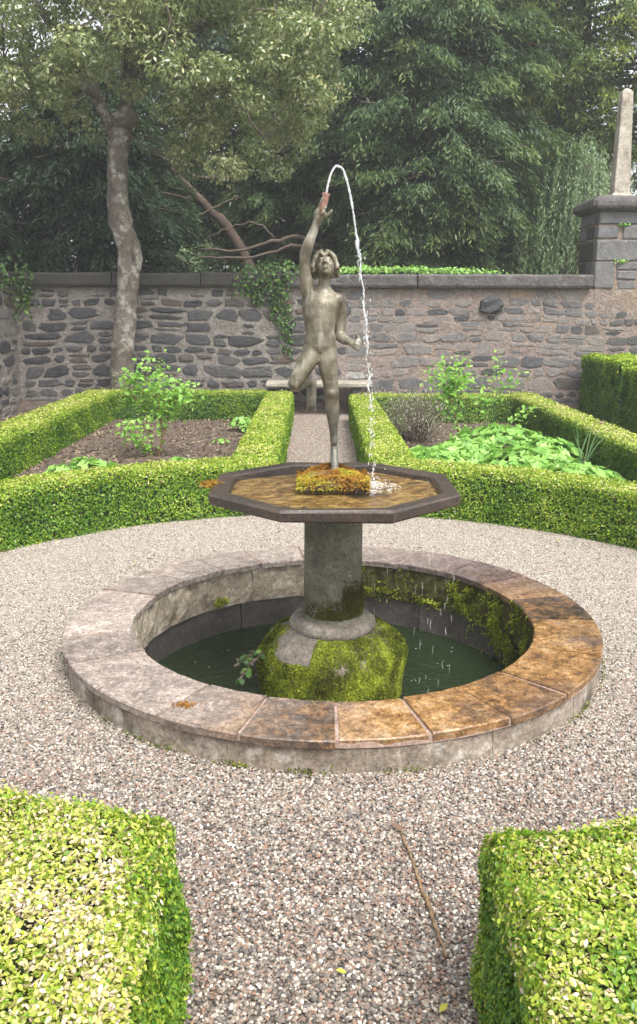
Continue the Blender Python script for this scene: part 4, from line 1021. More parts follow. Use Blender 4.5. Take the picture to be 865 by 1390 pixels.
limbs = [[(-2.74, 8.80, 3.95, .11), (-2.66, 8.8, 4.4, .095), (-2.62, 8.85, 5.0, .08), (-2.7, 8.9, 5.8, .07), (-2.6, 8.9, 6.6, .04)],
         [(-2.83, 8.82, 3.85, .10), (-3.05, 8.8, 4.3, .075), (-3.35, 8.7, 4.9, .055), (-3.8, 8.6, 5.5, .05), (-4.3, 8.5, 6.0, .03)],
         [(-2.64, 8.82, 4.6, .06), (-2.2, 8.6, 4.95, .05), (-1.5, 8.4, 5.2, .04), (-.7, 8.3, 5.35, .025), (-.1, 8.2, 5.2, .015)],
         [(-2.63, 8.85, 4.9, .06), (-2.0, 8.5, 4.9, .045), (-1.4, 8.3, 4.5, .032), (-.9, 8.2, 3.95, .02), (-.55, 8.2, 3.6, .012)],
         [(-2.64, 8.85, 5.1, .06), (-2.2, 9.3, 5.6, .05), (-1.4, 9.6, 6.0, .04), (-.6, 9.7, 6.1, .02)],
         [(-3.1, 8.78, 4.4, .06), (-3.5, 8.3, 4.6, .045), (-4.1, 7.9, 4.6, .03), (-4.7, 7.7, 4.3, .018)],
         [(-3.0, 8.8, 4.3, .05), (-3.3, 9.3, 4.8, .04), (-4.0, 9.8, 5.2, .03), (-4.8, 10., 5.2, .02)],
         [(-2.65, 8.8, 4.7, .05), (-2.5, 8.2, 5.2, .04), (-2.2, 7.6, 5.5, .03), (-2.0, 7.2, 5.4, .02)]]
LP = []
for l in limbs:
    q = spline(l, 22); q[:, :3] += .03 * rng.normal(0, 1, (22, 3)) * np.linspace(0, 1, 22)[:, None]; LP.append(q)
    v, f = tube(q[:, :3], q[:, 3], 8); mk('limb', v, f, M['bark'], T1, smooth=True)
LPa = np.concatenate(LP)
zlow = lambda x: np.interp(x, [-5.5, -4.5, -3.6, -3.2, -2.95, -2.6, -2.2, -1.9, -1.4, -.9, -.4, .0, .25, .6], [3.8, 3.65, 3.80, 3.95, 4.35, 4.35, 3.75, 3.40, 3.15, 3.20, 3.35, 3.9, 4.6, 5.6])
cl = []; tw = []
while len(cl) < 600:
    p = rng.uniform([-5.7, 6.9, 3.3], [.7, 10.7, 7.6])
    e = (p - [-2.5, 8.8, 5.3]) / [3.15, 2.0, 2.35]
    if (e @ e) > 1 or p[2] < zlow(p[0]) + .16 or ((e @ e) < .2 and rng.random() < .6): continue
    if p[1] > 9.2 and rng.random() < .45: continue
    # opening through which the sky shows beside the fork
    if -2.5 < p[0] < -1.95 and 4.1 < p[2] < 4.7 and rng.random() < .8: continue
    cl.append((p, rng.uniform(.7, 1.1) * np.array([.30, .30, .20])))
    if len(cl) % 3 == 0:
        j = np.argmin(np.linalg.norm(LPa[:, :3] - p, axis=1)); a = LPa[j, :3]; m_ = (a + p) / 2 + rng.normal(0, .06, 3)
        tw.append(tube([a, m_, p], [.014, .009, .004], 5))
v, f = merge(tw); mk('twigs', v, f, M['twig'], T1)['kind'] = 'stuff'
crown('crown', cl, 175, .072, .030, M['holm_leaf'], T1, tvar=.24, tmean=.52, up=.5)

# --- yews: boughs of drooping sprays
def yew(name, label, x, y, rad, z0, z1, boughs, per, mat, trunk_r, seed, group, shape=.6, facing=None, L=.125, Wd=.026, inner=9000, tmean=.45, zb=1.2):
    g = np.random.default_rng(seed); o = thing(name, (x, y, zb), label, 'tree', group)
    q = np.array([(x + .06 * math.sin(z * 1.3 + seed), y, z, trunk_r * (1 - .75 * (z - zb) / (z1 - zb))) for z in np.linspace(zb - .2, z1 - .5, 14)])
    v, f = tube(q[:, :3], q[:, 3], 12); c0 = np.repeat(q[:, :3], 12, 0); v = c0 + (v - c0) * (1 + .18 * snoise(v, .9, seed)[:, None]); mk('trunk', v, f, M['yew_bark'], o, smooth=True)
    Cs, Ns, As, Ts = [], [], [], []; br = []
    for b in range(boughs):
        u = g.random(); z = z0 + (z1 - z0) * u; prof_ = rad * (1 - u ** 2.2 * .75) * (.78 + .22 * min(1, u / .18)); a = g.uniform(0, 2 * np.pi)
        if g.random() < .62: a = -np.pi / 2 + g.normal(0, .85)
        rr = prof_ * g.uniform(.62, 1.02); d = np.array([math.cos(a), math.sin(a), 0]); sd_ = np.array([-d[1], d[0], 0])
        c = np.array([x, y, z]) + d * rr * 1.0; BLn = g.uniform(.55, 1.05) * (.7 + .1 * rad); n = per
        uu = g.beta(1.6, 1.3, n); vv = g.normal(0, .36, n) * (1.05 - uu * .75)
        dr_ = g.uniform(.25, .7)
        C = c + (uu - .6)[:, None] * BLn * d + (vv * BLn)[:, None] * sd_; C[:, 2] += -dr_ * BLn * uu ** 2 - .35 * np.abs(vv) * BLn + g.normal(0, .045, n) - .22 * BLn * (g.random(n) < .25) * g.random(n)
        Cs.append(C); Ns.append(unit(d * .35 + [0, 0, .8] + g.normal(0, .38, (n, 3)))); As.append(unit(d * .9 + sd_ * np.sign(vv)[:, None] * .5 + [0, 0, -.75] + g.normal(0, .28, (n, 3))))
        Ts.append(np.clip(tmean + g.normal(0, .13) + .45 * (uu - .55) + g.normal(0, .13, n), 0, 1))
        if b % 4 == 0: br.append(tube([(x, y, z + .25), np.array([x, y, z + .2]) + d * rr * .6, c + d * .2 * BLn], [.05, .03, .008], 5))
    if inner:
        u = g.random(inner); z = z0 + (z1 - z0) * u; a = g.uniform(0, 2 * np.pi, inner); rr = rad * (1 - u ** 2.2 * .75) * np.sqrt(g.uniform(.1, .6, inner))
        Cs.append(np.c_[x + rr * np.cos(a), y + rr * np.sin(a), z]); Ns.append(unit(g.normal(size=(inner, 3)))); As.append(unit(g.normal(size=(inner, 3)))); Ts.append(np.clip(g.normal(tmean - .1, .15, inner), 0, 1))
    C = np.concatenate(Cs); k = len(C); s = g.uniform(.7, 1.35, k)
    if inner: s[-inner:] *= 2.0
    leaf_obj('crown', C, np.concatenate(Ns), np.concatenate(As), L * s, Wd * s, mat, o, tint=np.concatenate(Ts), fold=.1, curl=.1)
    if br: v, f = merge(br); mk('boughs', v, f, M['yew_bark'], o)['kind'] = 'stuff'
    return o
GY = 'dark yew trees beyond the wall'
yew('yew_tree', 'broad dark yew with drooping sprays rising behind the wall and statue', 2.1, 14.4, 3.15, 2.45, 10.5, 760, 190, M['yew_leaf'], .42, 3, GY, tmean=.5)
yew('yew_tree', 'olive yew with sunlight painted into its leaves, whose top overhangs behind the obelisk', 5.4, 15.6, 2.9, 4.6, 11.5, 480, 180, M['yew_lit'], .35, 5, GY, tmean=.5)
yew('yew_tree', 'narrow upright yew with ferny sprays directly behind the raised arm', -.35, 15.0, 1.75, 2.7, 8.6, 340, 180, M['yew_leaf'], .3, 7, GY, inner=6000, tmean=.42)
yew('yew_tree', 'very dark yew with shade painted into its leaves behind the pale mottled trunk', -4.3, 13.2, 2.2, 1.6, 6.4, 340, 180, M['yew_dark'], .35, 9, GY)
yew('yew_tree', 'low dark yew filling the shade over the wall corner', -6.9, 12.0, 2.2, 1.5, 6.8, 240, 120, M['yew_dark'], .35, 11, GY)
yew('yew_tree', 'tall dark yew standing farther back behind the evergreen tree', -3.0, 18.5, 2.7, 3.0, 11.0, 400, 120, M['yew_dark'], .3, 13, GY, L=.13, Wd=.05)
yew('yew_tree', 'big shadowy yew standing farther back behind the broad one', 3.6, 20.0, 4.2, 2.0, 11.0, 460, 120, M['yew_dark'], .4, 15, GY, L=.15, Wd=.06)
yew('yew_tree', 'shadowy yew farther back beyond the weeping conifer', 10.5, 19.0, 3.0, 2.0, 9.5, 300, 110, M['yew_dark'], .4, 17, GY, L=.15, Wd=.06)

# leaning bare-branched trunk in the gap
lt = thing('leaning_tree', (-1.25, 13.4, 1.1), 'leaning brown trunk with bare crooked branches in the gap over the wall', 'tree')
q = spline([(-1.05, 13.4, .9, .15), (-1.25, 13.4, 2.1, .13), (-1.7, 13.4, 3.0, .10), (-2.45, 13.4, 3.75, .075), (-3.0, 13.5, 4.4, .045)], 24); q[:, :3] += rng.normal(0, .012, (24, 3))
v, f = tube(q[:, :3], q[:, 3], 12); c0 = np.repeat(q[:, :3], 12, 0); v = c0 + (v - c0) * (1 + .2 * snoise(v, 1.2, 5)[:, None]); mk('trunk', v, f, M['yew_bark'], lt, smooth=True)
for l in [[(.2, 13.1, 2.55, .05), (-.35, 12.9, 2.85, .042), (-.9, 12.8, 2.75, .034), (-1.5, 12.8, 2.6, .026), (-2.2, 12.8, 2.62, .02)],
          [(.2, 13.1, 2.45, .04), (-.4, 12.8, 2.7, .03), (-.95, 12.7, 2.52, .025), (-1.6, 12.7, 2.45, .025), (-2.3, 12.7, 2.5, .012)],
          [(-1.4, 13.2, 3.95, .03), (-1.9, 13.0, 3.92, .035), (-2.35, 12.9, 3.95, .03), (-2.7, 12.9, 4.15, .018), (-3.0, 12.8, 4.3, .01)],
          [(-1.5, 13.0, 3.6, .015), (-1.9, 12.9, 3.4, .014), (-2.4, 12.8, 3.1, .01), (-2.6, 12.8, 2.9, .006)],
          [(-.8, 12.9, 2.85, .02), (-1.2, 12.8, 3.1, .016), (-1.7, 12.8, 3.0, .012), (-2.2, 12.7, 2.75, .007)]]:
    q = spline(l, 20); q[:, :3] += rng.normal(0, .014, (20, 3)); v, f = tube(q[:, :3], q[:, 3], 7); mk('branch', v, f, M['twig'], lt, smooth=True)

# weeping conifer beside the pillar
wc = thing('weeping_conifer', (4.75, 12.4, 1.0), 'grey green weeping conifer with hanging strands beside the pillar', 'tree')
q = np.array([(4.75 + .08 * math.sin(z * 2), 12.4, z, .12 * (1 - z / 7)) for z in np.linspace(.9, 4.1, 12)]); v, f = tube(q[:, :3], q[:, 3], 10); mk('trunk', v, f, M['yew_bark'], wc, smooth=True)
Cs = []; As = []; Ns = []; Ts = []
for k in range(520):
    a = rng.uniform(0, 6.28); r0 = abs(rng.normal(0, .62)) + .1; zt = 4.9 - r0 * 1.25 - rng.uniform(0, 1.6); Ln = rng.uniform(.5, 1.3); n = 46
    u = np.linspace(0, 1, n); x0 = 4.75 + r0 * math.cos(a) * 1.15; y0 = 12.4 + r0 * math.sin(a)
    C = np.stack([x0 + .10 * math.cos(a) * u + rng.normal(0, .022, n), y0 + .1 * math.sin(a) * u + rng.normal(0, .022, n), zt - u * Ln], -1); C = C[C[:, 2] > 1.5]; n = len(C)
    Cs.append(C); As.append(unit(np.array([0, 0, -1]) + rng.normal(0, .4, (n, 3)))); Ns.append(unit(np.array([math.cos(a), math.sin(a), .2]) + rng.normal(0, .5, (n, 3)))); Ts.append(np.clip(.5 + rng.normal(0, .12) + rng.normal(0, .15, n), 0, 1))
C = np.concatenate(Cs); s = rng.uniform(.7, 1.3, len(C)); leaf_obj('hanging_foliage', C, np.concatenate(Ns), np.concatenate(As), .075 * s, .022 * s, M['weep_leaf'], wc, tint=np.concatenate(Ts))

# farther broadleaf trees seen through the gaps
for (x, y, rx, z0, z1, lab, sd_) in [(-2.2, 24, 3.0, 2.2, 6.2, 'pale green spring tree far behind the leaning trunk', 1), (1.6, 27, 3.2, 2.5, 7.5, 'pale green tree far behind the upright yew', 2), (6.8, 24, 3.0, 1.8, 5.6, 'light green tree far behind the weeping conifer', 3), (-7.5, 25, 3.4, 2.0, 8.0, 'light green tree far behind the wall corner', 4), (11.0, 22, 3.2, 1.8, 7.0, 'light green tree far behind the obelisk', 5)]:
    o = thing('spring_tree', (x, y, 1.5), lab, 'tree', 'pale trees far behind the yews')
    v, f = tube([(x, y, 1.2), (x + .1, y, 3), (x, y, z1 - .5)], [.2, .15, .05], 8); mk('trunk', v, f, M['yew_bark'], o, smooth=True)
    cc = [(np.array([x, y, (z0 + z1) / 2]) + unit(rng.normal(size=3)) * rng.uniform(.3, 1.0) * [rx, rx * .7, (z1 - z0) / 2], np.array([.6, .6, .45])) for _ in range(80)]
    crown('crown', cc, 110, .15, .09, M['far_leaf'], o, tvar=.2, tmean=.5)

for k, (x, y, rx, z1, lab) in enumerate([(-1.6, 17.0, 1.5, 3.6, 'glossy undergrowth bush behind the leaning trunk'), (.6, 17.5, 1.6, 3.4, 'undergrowth bush at the foot of the upright yew'), (-3.6, 16.0, 1.4, 3.2, 'undergrowth bush behind the dark yew'), (7.2, 15.5, 1.5, 3.0, 'undergrowth bush behind the weeping conifer'), (3.2, 18.5, 2.0, 3.4, 'undergrowth bush in the shade under the broad yew')]):
    o = thing('undergrowth_bush', (x, y, 1.0), lab, 'bush', 'bushes beyond the wall')
    v, f = tube([(x, y, .9), (x + .1, y, 1.8), (x, y, z1 - .4)], [.08, .05, .02], 6); mk('trunk', v, f, M['yew_bark'], o)
    cc = [(np.array([x, y, 1.1 + z1 * .35]) + unit(rng.normal(size=3)) * rng.uniform(.3, 1.0) * [rx, rx * .6, (z1 - 1.1) * .5], np.array([.38, .38, .28])) for _ in range(60)]
    crown('crown', cc, 90, .12, .05, M['yew_leaf'] if k % 2 else M['weep_leaf'], o, tvar=.2, tmean=.5)

# ================================================================== IVY
def ivy(name, label, strands, per, L, parent_loc, mat=M['ivy_leaf'], nrm=(0, -1, .3), spread=(.05, .03, .05), cat='ivy', stem=True):
    o = thing(name, parent_loc, label, cat); C = []; st_ = []
    for s in strands:
        q = spline(s, 24); q[:, :3] += rng.normal(0, .008, (24, 3)); st_.append(tube(q, .006, 5))
        i = rng.integers(0, 24, per); C.append(q[i] + rng.normal(0, 1, (per, 3)) * spread)
    C = np.concatenate(C); n = len(C); N = unit(np.array(nrm) + rng.normal(0, .45, (n, 3))); s = rng.uniform(.6, 1.3, n)
    leaf_obj('foliage', C, N, unit(rng.normal(0, .5, (n, 3)) + [0, 0, -1]), L * s, L * .85 * s, mat, o, tint=np.clip(rng.normal(.45, .22, n), 0, 1), oval=True)
    if stem: v, f = merge(st_); mk('stems', v, f, M['twig'], o)['kind'] = 'stuff'
    return o
W_ = 9.17
ivy('wall_ivy', 'hanging ivy strand trailing down the wall beside the statue', [[(-.62, 9.10, 2.02), (-.60, 9.07, 1.85), (-.56, 9.15, 1.6), (-.52, W_, 1.3), (-.5, W_, .85)], [(-.68, 9.10, 2.0), (-.70, 9.08, 1.8), (-.66, W_, 1.5), (-.55, W_, 1.15)], [(-.5, 9.1, 2.0), (-.52, 9.1, 1.7), (-.48, W_, 1.4), (-.42, W_, 1.1)], [(-.6, 9.1, 1.95), (-.62, 9.15, 1.7), (-.56, W_, 1.45), (-.5, W_, 1.25)]], 95, .048, (-.6, 9.1, 2.0), spread=(.05, .02, .05))
ivy('wall_ivy', 'ivy clump spilling over the wall coping beside the statue', [[(-.3, 9.25, 2.12), (-.6, 9.15, 2.14), (-.85, 9.12, 2.08), (-1.05, 9.10, 1.95), (-1.15, 9.12, 1.8)], [(-.25, 9.12, 2.06), (-.5, 9.08, 2.05), (-.8, 9.08, 2.0), (-1.0, 9.08, 1.88)], [(-.5, 9.4, 2.15), (-.9, 9.3, 2.14), (-1.2, 9.12, 2.05), (-1.25, 9.12, 1.86)], [(-.9, 9.1, 1.9), (-.92, 9.14, 1.75), (-.9, W_, 1.62)]], 120, .05, (-.7, 9.15, 2.05), spread=(.07, .03, .05))
ivy('wall_ivy', 'dark ivy hanging in the wall corner', [[(-4.6, 9.0, 2.15), (-4.45, 8.9, 1.95), (-4.42, 8.9, 1.7), (-4.42, 8.95, 1.4)], [(-4.3, 9.08, 2.12), (-4.28, 9.06, 1.95), (-4.3, 9.13, 1.72), (-4.32, 9.15, 1.5)], [(-4.6, 8.6, 2.15), (-4.42, 8.5, 2.0), (-4.4, 8.4, 1.8)], [(-4.42, 9.1, 2.1), (-4.38, 9.1, 1.9), (-4.36, 9.12, 1.6)]], 80, .05, (-4.45, 9.0, 2.1), spread=(.07, .06, .07))
ivy('coping_creeper', 'bright green creeper along the top of the coping behind the falling jet', [[(.25, 9.3, 2.10), (.8, 9.28, 2.11), (1.4, 9.3, 2.11), (2.0, 9.3, 2.10), (2.6, 9.35, 2.09)], [(.3, 9.5, 2.13), (.9, 9.5, 2.14), (1.5, 9.5, 2.13), (2.3, 9.5, 2.10)]], 600, .045, (1.3, 9.35, 2.07), mat=M['geran_leaf'], nrm=(0, -.4, 1), spread=(.10, .06, .022))
ivy('basin_ivy', 'small ivy sprig growing from the mossy block over the water', [[(-.34, -.10, -.03), (-.38, -.13, -.06), (-.42, -.16, -.09), (-.445, -.18, -.13)], [(-.34, -.08, -.03), (-.40, -.10, -.04), (-.45, -.14, -.07)]], 14, .032, (-.34, -.1, -.04), mat=M['ivy_leaf'], nrm=(-.2, -.6, .8), spread=(.014, .014, .012))
for x, z, lab in [(4.42, 2.775, 'tuft of small green leaves in the upper pillar joint'), (4.43, 2.258, 'tuft of bright leaves beside the square quoin in the lower pillar joint')]:
    C = np.array([x, 9.18, z]) + rng.normal(0, [.05, .008, .012], (26, 3)); leaf = leaf_obj('wall_fern', C, unit(np.array([0, -.7, .7]) + rng.normal(0, .4, (26, 3))), rand_dirs(26), .035, .024, M['rose_leaf'], oval=True, loc=(x, 9.18, z))
    tag(leaf, lab, 'plant', 'green tufts in the pillar joints')

# ================================================================== BED PLANTS
def shrub(name, label, base, canes, leaves_per, L, spread, mat, stem_mat, side=True, cat='shrub'):
    o = thing(name, base, label, cat); C = []
    for cane in canes:
        q = spline([c[:3] for c in cane], 16); v, f = tube(q[:, :3], np.linspace(cane[0][3] if len(cane[0]) > 3 else .012, .004, 16), 6); mk('stem', v, f, stem_mat, o, smooth=True)
        i = np.clip((rng.beta(2.4, 1.0, leaves_per) * 15.9).astype(int), 0, 15); C.append(q[i, :3] + rng.normal(0, 1, (leaves_per, 3)) * np.array(spread) * (.3 + i / 15)[:, None])
    C = np.concatenate(C); n = len(C); s = rng.uniform(.6, 1.3, n)
    leaf_obj('foliage', C, unit(np.array([0, -.3, .9]) + rng.normal(0, .5, (n, 3))), rand_dirs(n), L * s, L * .6 * s, mat, o, tint=np.clip(rng.normal(.5, .22, n), 0, 1), oval=True)
    return o
# left bed shrub: rays give x,z at y = 5.6
shrub('rose_shrub', 'upright leafy green shrub with brown stems in the mulched bed', (-1.72, 5.1, .03),
      [[(-1.73, 5.1, .02, .014), (-1.68, 5.1, .22, .012), (-1.63, 5.12, .42), (-1.53, 5.15, .60), (-1.44, 5.15, .74)] , [(-1.77, 5.15, .02, .010), (-1.83, 5.15, .3, .01), (-1.88, 5.2, .55), (-1.85, 5.2, .85), (-1.78, 5.2, 1.0)],
       [(-1.68, 5.1, .22, .008), (-1.70, 5.1, .5, .008), (-1.72, 5.1, .75), (-1.65, 5.1, .88)], [(-1.76, 5.05, .02, .006), (-1.88, 5.0, .18, .006), (-1.95, 5.0, .30), (-2.00, 5.0, .36)], [(-1.85, 5.2, .5, .006), (-1.98, 5.15, .65, .006), (-2.02, 5.15, .78), (-1.95, 5.1, .88)], [(-1.65, 5.1, .45, .006), (-1.57, 5.0, .62, .006), (-1.47, 5.0, .70), (-1.40, 5.0, .75)]],
      170, .056, (.06, .07, .055), M['rose_leaf'], M['stem'])
shrub('rose_shrub', 'young bush with one slim tan stem above the leafy clumps', (1.50, 5.3, .05),
      [[(1.52, 5.3, .02, .012), (1.46, 5.3, .3, .011), (1.38, 5.3, .62, .01), (1.33, 5.3, .80, .01)], [(1.38, 5.3, .60, .007), (1.30, 5.3, .78, .007), (1.25, 5.3, .92, .006)], [(1.38, 5.3, .60, .007), (1.45, 5.3, .78, .007), (1.48, 5.3, .86, .006)], [(1.36, 5.3, .66, .006), (1.40, 5.2, .86, .006), (1.38, 5.2, .98, .005)]],
      120, .056, (.07, .075, .06), M['rose_leaf'], M['stem'])
shrub('rose_shrub', 'thin bush with sparse leafy shoots beside the tan stemmed one', (1.80, 5.5, .05),
      [[(1.78, 5.5, .02, .010), (1.80, 5.5, .4, .009), (1.84, 5.5, .75, .008), (1.90, 5.5, 1.02, .006)], [(1.82, 5.5, .5, .007), (1.95, 5.5, .72, .006), (2.10, 5.5, .84, .005)], [(1.84, 5.4, .02, .007), (2.05, 5.4, .35, .006), (2.22, 5.4, .52, .005)], [(1.79, 5.5, .3, .006), (1.74, 5.5, .55, .006), (1.76, 5.5, .72, .005)]],
      62, .052, (.055, .055, .05), M['rose_leaf'], M['green_stem'])
# dry grey shrub
o = thing('lavender_shrub', (1.12, 6.2, .03), 'dry grey twiggy lavender clump at the back of the leafy bed', 'shrub'); tb = []; C = []
for k in range(150):
    a = rng.uniform(0, 6.28); r = rng.uniform(.1, .42); b0 = np.array([1.12, 6.2, .03]) + [rng.normal(0, .08), rng.normal(0, .08), 0]; t1 = b0 + [r * math.cos(a), r * math.sin(a), rng.uniform(.25, .62)]
    q = spline([b0, b0 * .5 + t1 * .5 + rng.normal(0, .03, 3), t1], 6); tb.append(tube(q, [.005, .004, .004, .003, .003, .002], 4)); C.append(q[rng.integers(2, 6, 14)] + rng.normal(0, .022, (14, 3)))
v, f = merge(tb); mk('stems', v, f, M['twig'], o)['kind'] = 'stuff'
C = np.concatenate(C); leaf_obj('foliage', C, rand_dirs(len(C)), unit(rng.normal(0, .4, C.shape) + [0, 0, 1]), .035, .009, M['dry_leaf'], o, tint=rng.random(len(C)))

def palmate(C, N, A, L):
    """lobed leaf: centre plus five lobes, a shallow dish"""
    n = len(C); A = unit(A - N * np.sum(A * N, 1, keepdims=True)); B = np.cross(N, A); V = [C - N * L[:, None] * .06]; k = 11
    for j in range(k):
        a = -math.pi * .92 + 2 * math.pi * .92 * j / (k - 1); r = 1.0 if j % 2 == 0 else .68
        V.append(C + (A * math.cos(a) + B * math.sin(a)) * (L * .5 * r)[:, None] + N * (L * .05)[:, None])
    V = np.stack(V, 1).reshape(-1, 3); i = np.arange(n)[:, None] * (k + 1)
    F = np.concatenate([i + np.array([0, j, j + 1]) for j in range(1, k)], 0); return V, F, k + 1
def clump_plant(label, x, y, r, h, n, L, group='broad leaved green clumps', cat='plant', mat=M['geran_leaf'], name='leafy_clump'):
    o = thing(name, (x, y, .03), label, cat, group)
    a = rng.uniform(0, 6.28, n); q = np.sqrt(rng.random(n)); rr = r * q
    z = .04 + h * (np.sqrt(np.clip(1 - q ** 2, 0, 1)) * .75 + .25 * rng.random(n)); C = np.c_[x + rr * np.cos(a), y + rr * np.sin(a), z]
    N = unit(np.c_[np.cos(a) * q * .8, np.sin(a) * q * .8, np.ones(n)] + rng.normal(0, .28, (n, 3))); A = unit(np.c_[np.cos(a), np.sin(a), 0 * a] + rng.normal(0, .5, (n, 3)))
    V, F, k = palmate(C, N, A, L * rng.uniform(.65, 1.25, n)); mk('foliage', V, F, mat, o, tint=np.repeat(np.clip(rng.normal(.5, .2, n), 0, 1), k))
    st_ = [tube([(x + (p[0] - x) * .25, y + (p[1] - y) * .25, .02), (x + (p[0] - x) * .7, y + (p[1] - y) * .7, p[2] * .7), p], [.003, .003, .002], 4) for p in C[:: 4]]
    v, f = merge(st_); mk('leaf_stalks', v, f, M['green_stem'], o)['kind'] = 'stuff'
clump_plant('tallest leafy clump beneath the thin bush with sparse shoots', 1.85, 5.0, .55, .34, 330, .13)
clump_plant('leafy clump spreading behind the curved hedge next to the path hedge', 1.05, 4.3, .42, .22, 220, .12)
clump_plant('leafy clump around the foot of the tan stemmed bush', 1.42, 4.55, .42, .24, 240, .12)
clump_plant('leafy clump in front of the tallest one', 1.95, 4.1, .5, .24, 260, .13)
clump_plant('leafy clump close to the outer hedge', 2.25, 4.75, .36, .26, 190, .13)
clump_plant('low leafy clump beside the long strap leaves', 2.2, 3.5, .42, .19, 200, .12)
clump_plant('low leafy clump tucked behind the middle of the curved hedge', 1.65, 3.5, .42, .17, 190, .11)
clump_plant('small leafy plant at the back corner by the path hedge', .92, 6.9, .16, .17, 60, .08, 'small green plants in the beds')
clump_plant('small leafy plant at the back of the mulched bed by the path hedge', -.98, 7.0, .20, .17, 110, .075, 'small green plants in the beds')
clump_plant('tiny seedling on the mulch near the path hedge', -1.15, 5.9, .09, .06, 26, .055, 'small green plants in the beds')
clump_plant('small leafy plant close behind the curved hedge of the mulched bed', -1.32, 3.95, .20, .17, 90, .07, 'small green plants in the beds')
clump_plant('leafy plant behind the curved hedge near the outer hedge of the mulched bed', -2.05, 3.35, .36, .26, 150, .10, 'small green plants in the beds')
# strap-leaved daffodil clump with a withered flower
o = thing('daffodil_clump', (2.32, 3.75, .03), 'daffodil clump with long strap leaves and a withered flower', 'plant')
for k in range(11):
    b0 = np.array([2.32 + rng.normal(0, .03), 3.75 + rng.normal(0, .03), .03]); a = rng.uniform(-.9, 1.2) if k % 3 else rng.uniform(0, 6.28); Ln = rng.uniform(.42, .62); bend = rng.uniform(.05, .3)
    d = np.array([math.cos(a), math.sin(a) * .5, 0]); u = np.linspace(0, 1, 9); q = b0 + np.outer(u * .08 + bend * u ** 2.2, d) * Ln * 2 + np.outer(u - .22 * u ** 3 * (bend > .2), [0, 0, Ln])
    sd_ = np.cross(d, [0, 0, 1]); wv = .009 * np.sqrt(np.clip(1 - u ** 3, .02, 1))[:, None]
    V = np.concatenate([q - sd_ * wv, q + np.array([0, -.003, 0]), q + sd_ * wv]); m = 9
    F = [[i, i + 1, m + i + 1, m + i] for i in range(m - 1)] + [[m + i, m + i + 1, 2 * m + i + 1, 2 * m + i] for i in range(m - 1)]
    mk('strap_leaf', V, F, M['daff_leaf'], o, tint=np.full(len(V), rng.random()))
q = spline([(2.32, 3.74, .03), (2.36, 3.74, .3), (2.42, 3.74, .56), (2.45, 3.74, .60), (2.47, 3.73, .585)], 12); v, f = tube(q, .005, 6); mk('flower_stalk', v, f, M['green_stem'], o)
C = np.array([2.475, 3.73, .58]) + rng.normal(0, .010, (14, 3)); leaf_obj('withered_flower', C, rand_dirs(14), rand_dirs(14), .035, .018, M['litter'], o, tint=np.full(14, .8))

# ================================================================== BITS ON THE GRAVEL
q = spline([(.175, -1.60, .012), (.19, -1.70, .014), (.2, -1.80, .012), (.215, -1.92, .012), (.225, -2.02, .014), (.235, -2.12, .012)], 30); q[:, :2] += rng.normal(0, .0015, (30, 2))
v, f = tube(q, np.interp(np.linspace(0, 1, 30), [0, .1, .5, .55, 1], [.003, .004, .004, .0065, .003]), 7); o = mk('twig', v, f, M['stem'], smooth=True, loc=(.2, -1.8, .012)); v0 = o
tag(o, 'long thin brown twig lying on the gravel', 'twig')
def fallen(label, x, y, L, mat, group=None, rot=0.0, name='fallen_leaf'):
    C = np.array([[x, y, .018]]); o = leaf_obj(name, C, unit(np.array([[.1, -.15, 1.]])), np.array([[math.cos(rot), math.sin(rot), 0.]]), L, L * .5, mat, tint=np.array([.4]), oval=True, loc=(x, y, .018))
    tag(o, label, 'leaf', group)
fallen('curled brown leaf at the tip of the twig on the gravel', .165, -1.58, .05, M['litter'], rot=2.4)
for k in range(26):
    a = rng.uniform(0, 6.28); r = rng.uniform(1.4, 2.5)
    fallen('small yellowish fallen leaf lying on the gravel', r * math.cos(a), r * math.sin(a), rng.uniform(.016, .032), M['yellow_leaf'] if k % 2 else M['litter'], 'fallen leaves on the gravel', rng.uniform(0, 6))
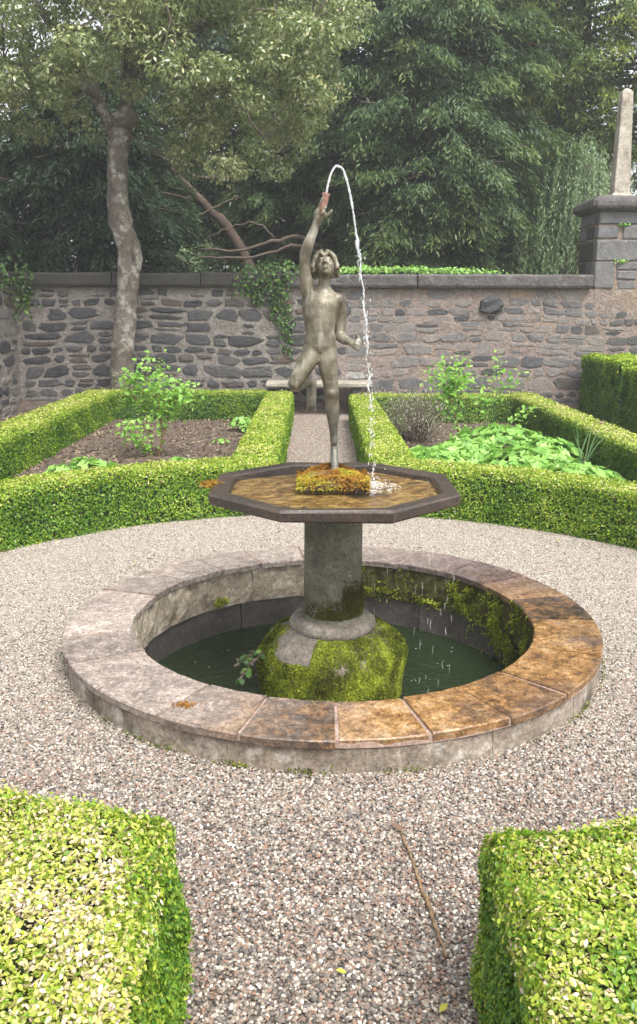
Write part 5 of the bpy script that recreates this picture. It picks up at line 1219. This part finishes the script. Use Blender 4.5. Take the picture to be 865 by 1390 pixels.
for k in range(16):
    fallen('small yellowish fallen leaf lying on the path', rng.uniform(-.35, .38), rng.uniform(4, 8.5), rng.uniform(.03, .05), M['yellow_leaf'], 'fallen leaves on the path', rng.uniform(0, 6))
# orange lichen patch on a coping slab, floating specks in the basin
C = np.array([-.565, -.985, RT + .002]) + rng.normal(0, [.022, .015, .0015], (160, 3)); o = leaf_obj('dry_moss_tuft', C, unit(np.array([0, 0, 1.]) + rng.normal(0, .4, (160, 3))), rand_dirs(160), .012, .006, M['moss_gold'], tint=np.clip(rng.normal(.35, .12, 160), 0, 1), loc=(-.565, -.985, RT))
tag(o, 'small orange dry moss tuft on a coping slab', 'moss')
C = np.array([-.575, -.02, .778]) + rng.normal(0, [.026, .035, .007], (420, 3)); o = leaf_obj('dry_moss_tuft', C, unit(np.array([-.4, 0, 1.]) + rng.normal(0, .5, (420, 3))), rand_dirs(420), .018, .007, M['moss_gold'], tint=np.clip(rng.normal(.4, .15, 420), 0, 1), loc=(-.575, -.02, .775))
tag(o, 'orange brown dry moss tuft on the rim corner of the bowl', 'moss')
n = 70; a = rng.uniform(0, 6.28, n); r = rng.uniform(.4, .93, n); C = np.c_[r * np.cos(a), r * np.sin(a), np.full(n, -.2485)]
o = leaf_obj('floating_specks', C, np.tile([0, 0, 1.], (n, 1)), rand_dirs(n), rng.uniform(.004, .012, n), rng.uniform(.003, .006, n), M['glint_speck']); tag(o, 'pale specks floating on the dark basin water', 'floating specks', kind='stuff')
# scum line round the water's edge
v, f = loft([circ(0, 0, -.2488, .972, 120), circ(0, 0, -.2484, .964, 120)], cap=False); o = mk('water_edge_scum', v, f, M['bench_stone']); tag(o, 'thin pale scum line where the basin water meets the lining', 'scum', kind='stuff')

# ================================================================== HAZE (damp air, whole garden inside)
t = NT('haze_air'); pv = t.n('ShaderNodeVolumePrincipled'); pv.inputs['Color'].default_value = (.93, .95, .97, 1); pv.inputs['Density'].default_value = .0032; pv.inputs['Anisotropy'].default_value = .2
t.l(pv.outputs[0], t.out.inputs['Volume'])
v, f = box(-405, 405, -405, 405, -1.5, 13.5); o = mk('haze', v, f, t.m); tag(o, 'thin pale damp haze in the air over the garden', 'haze', kind='stuff')
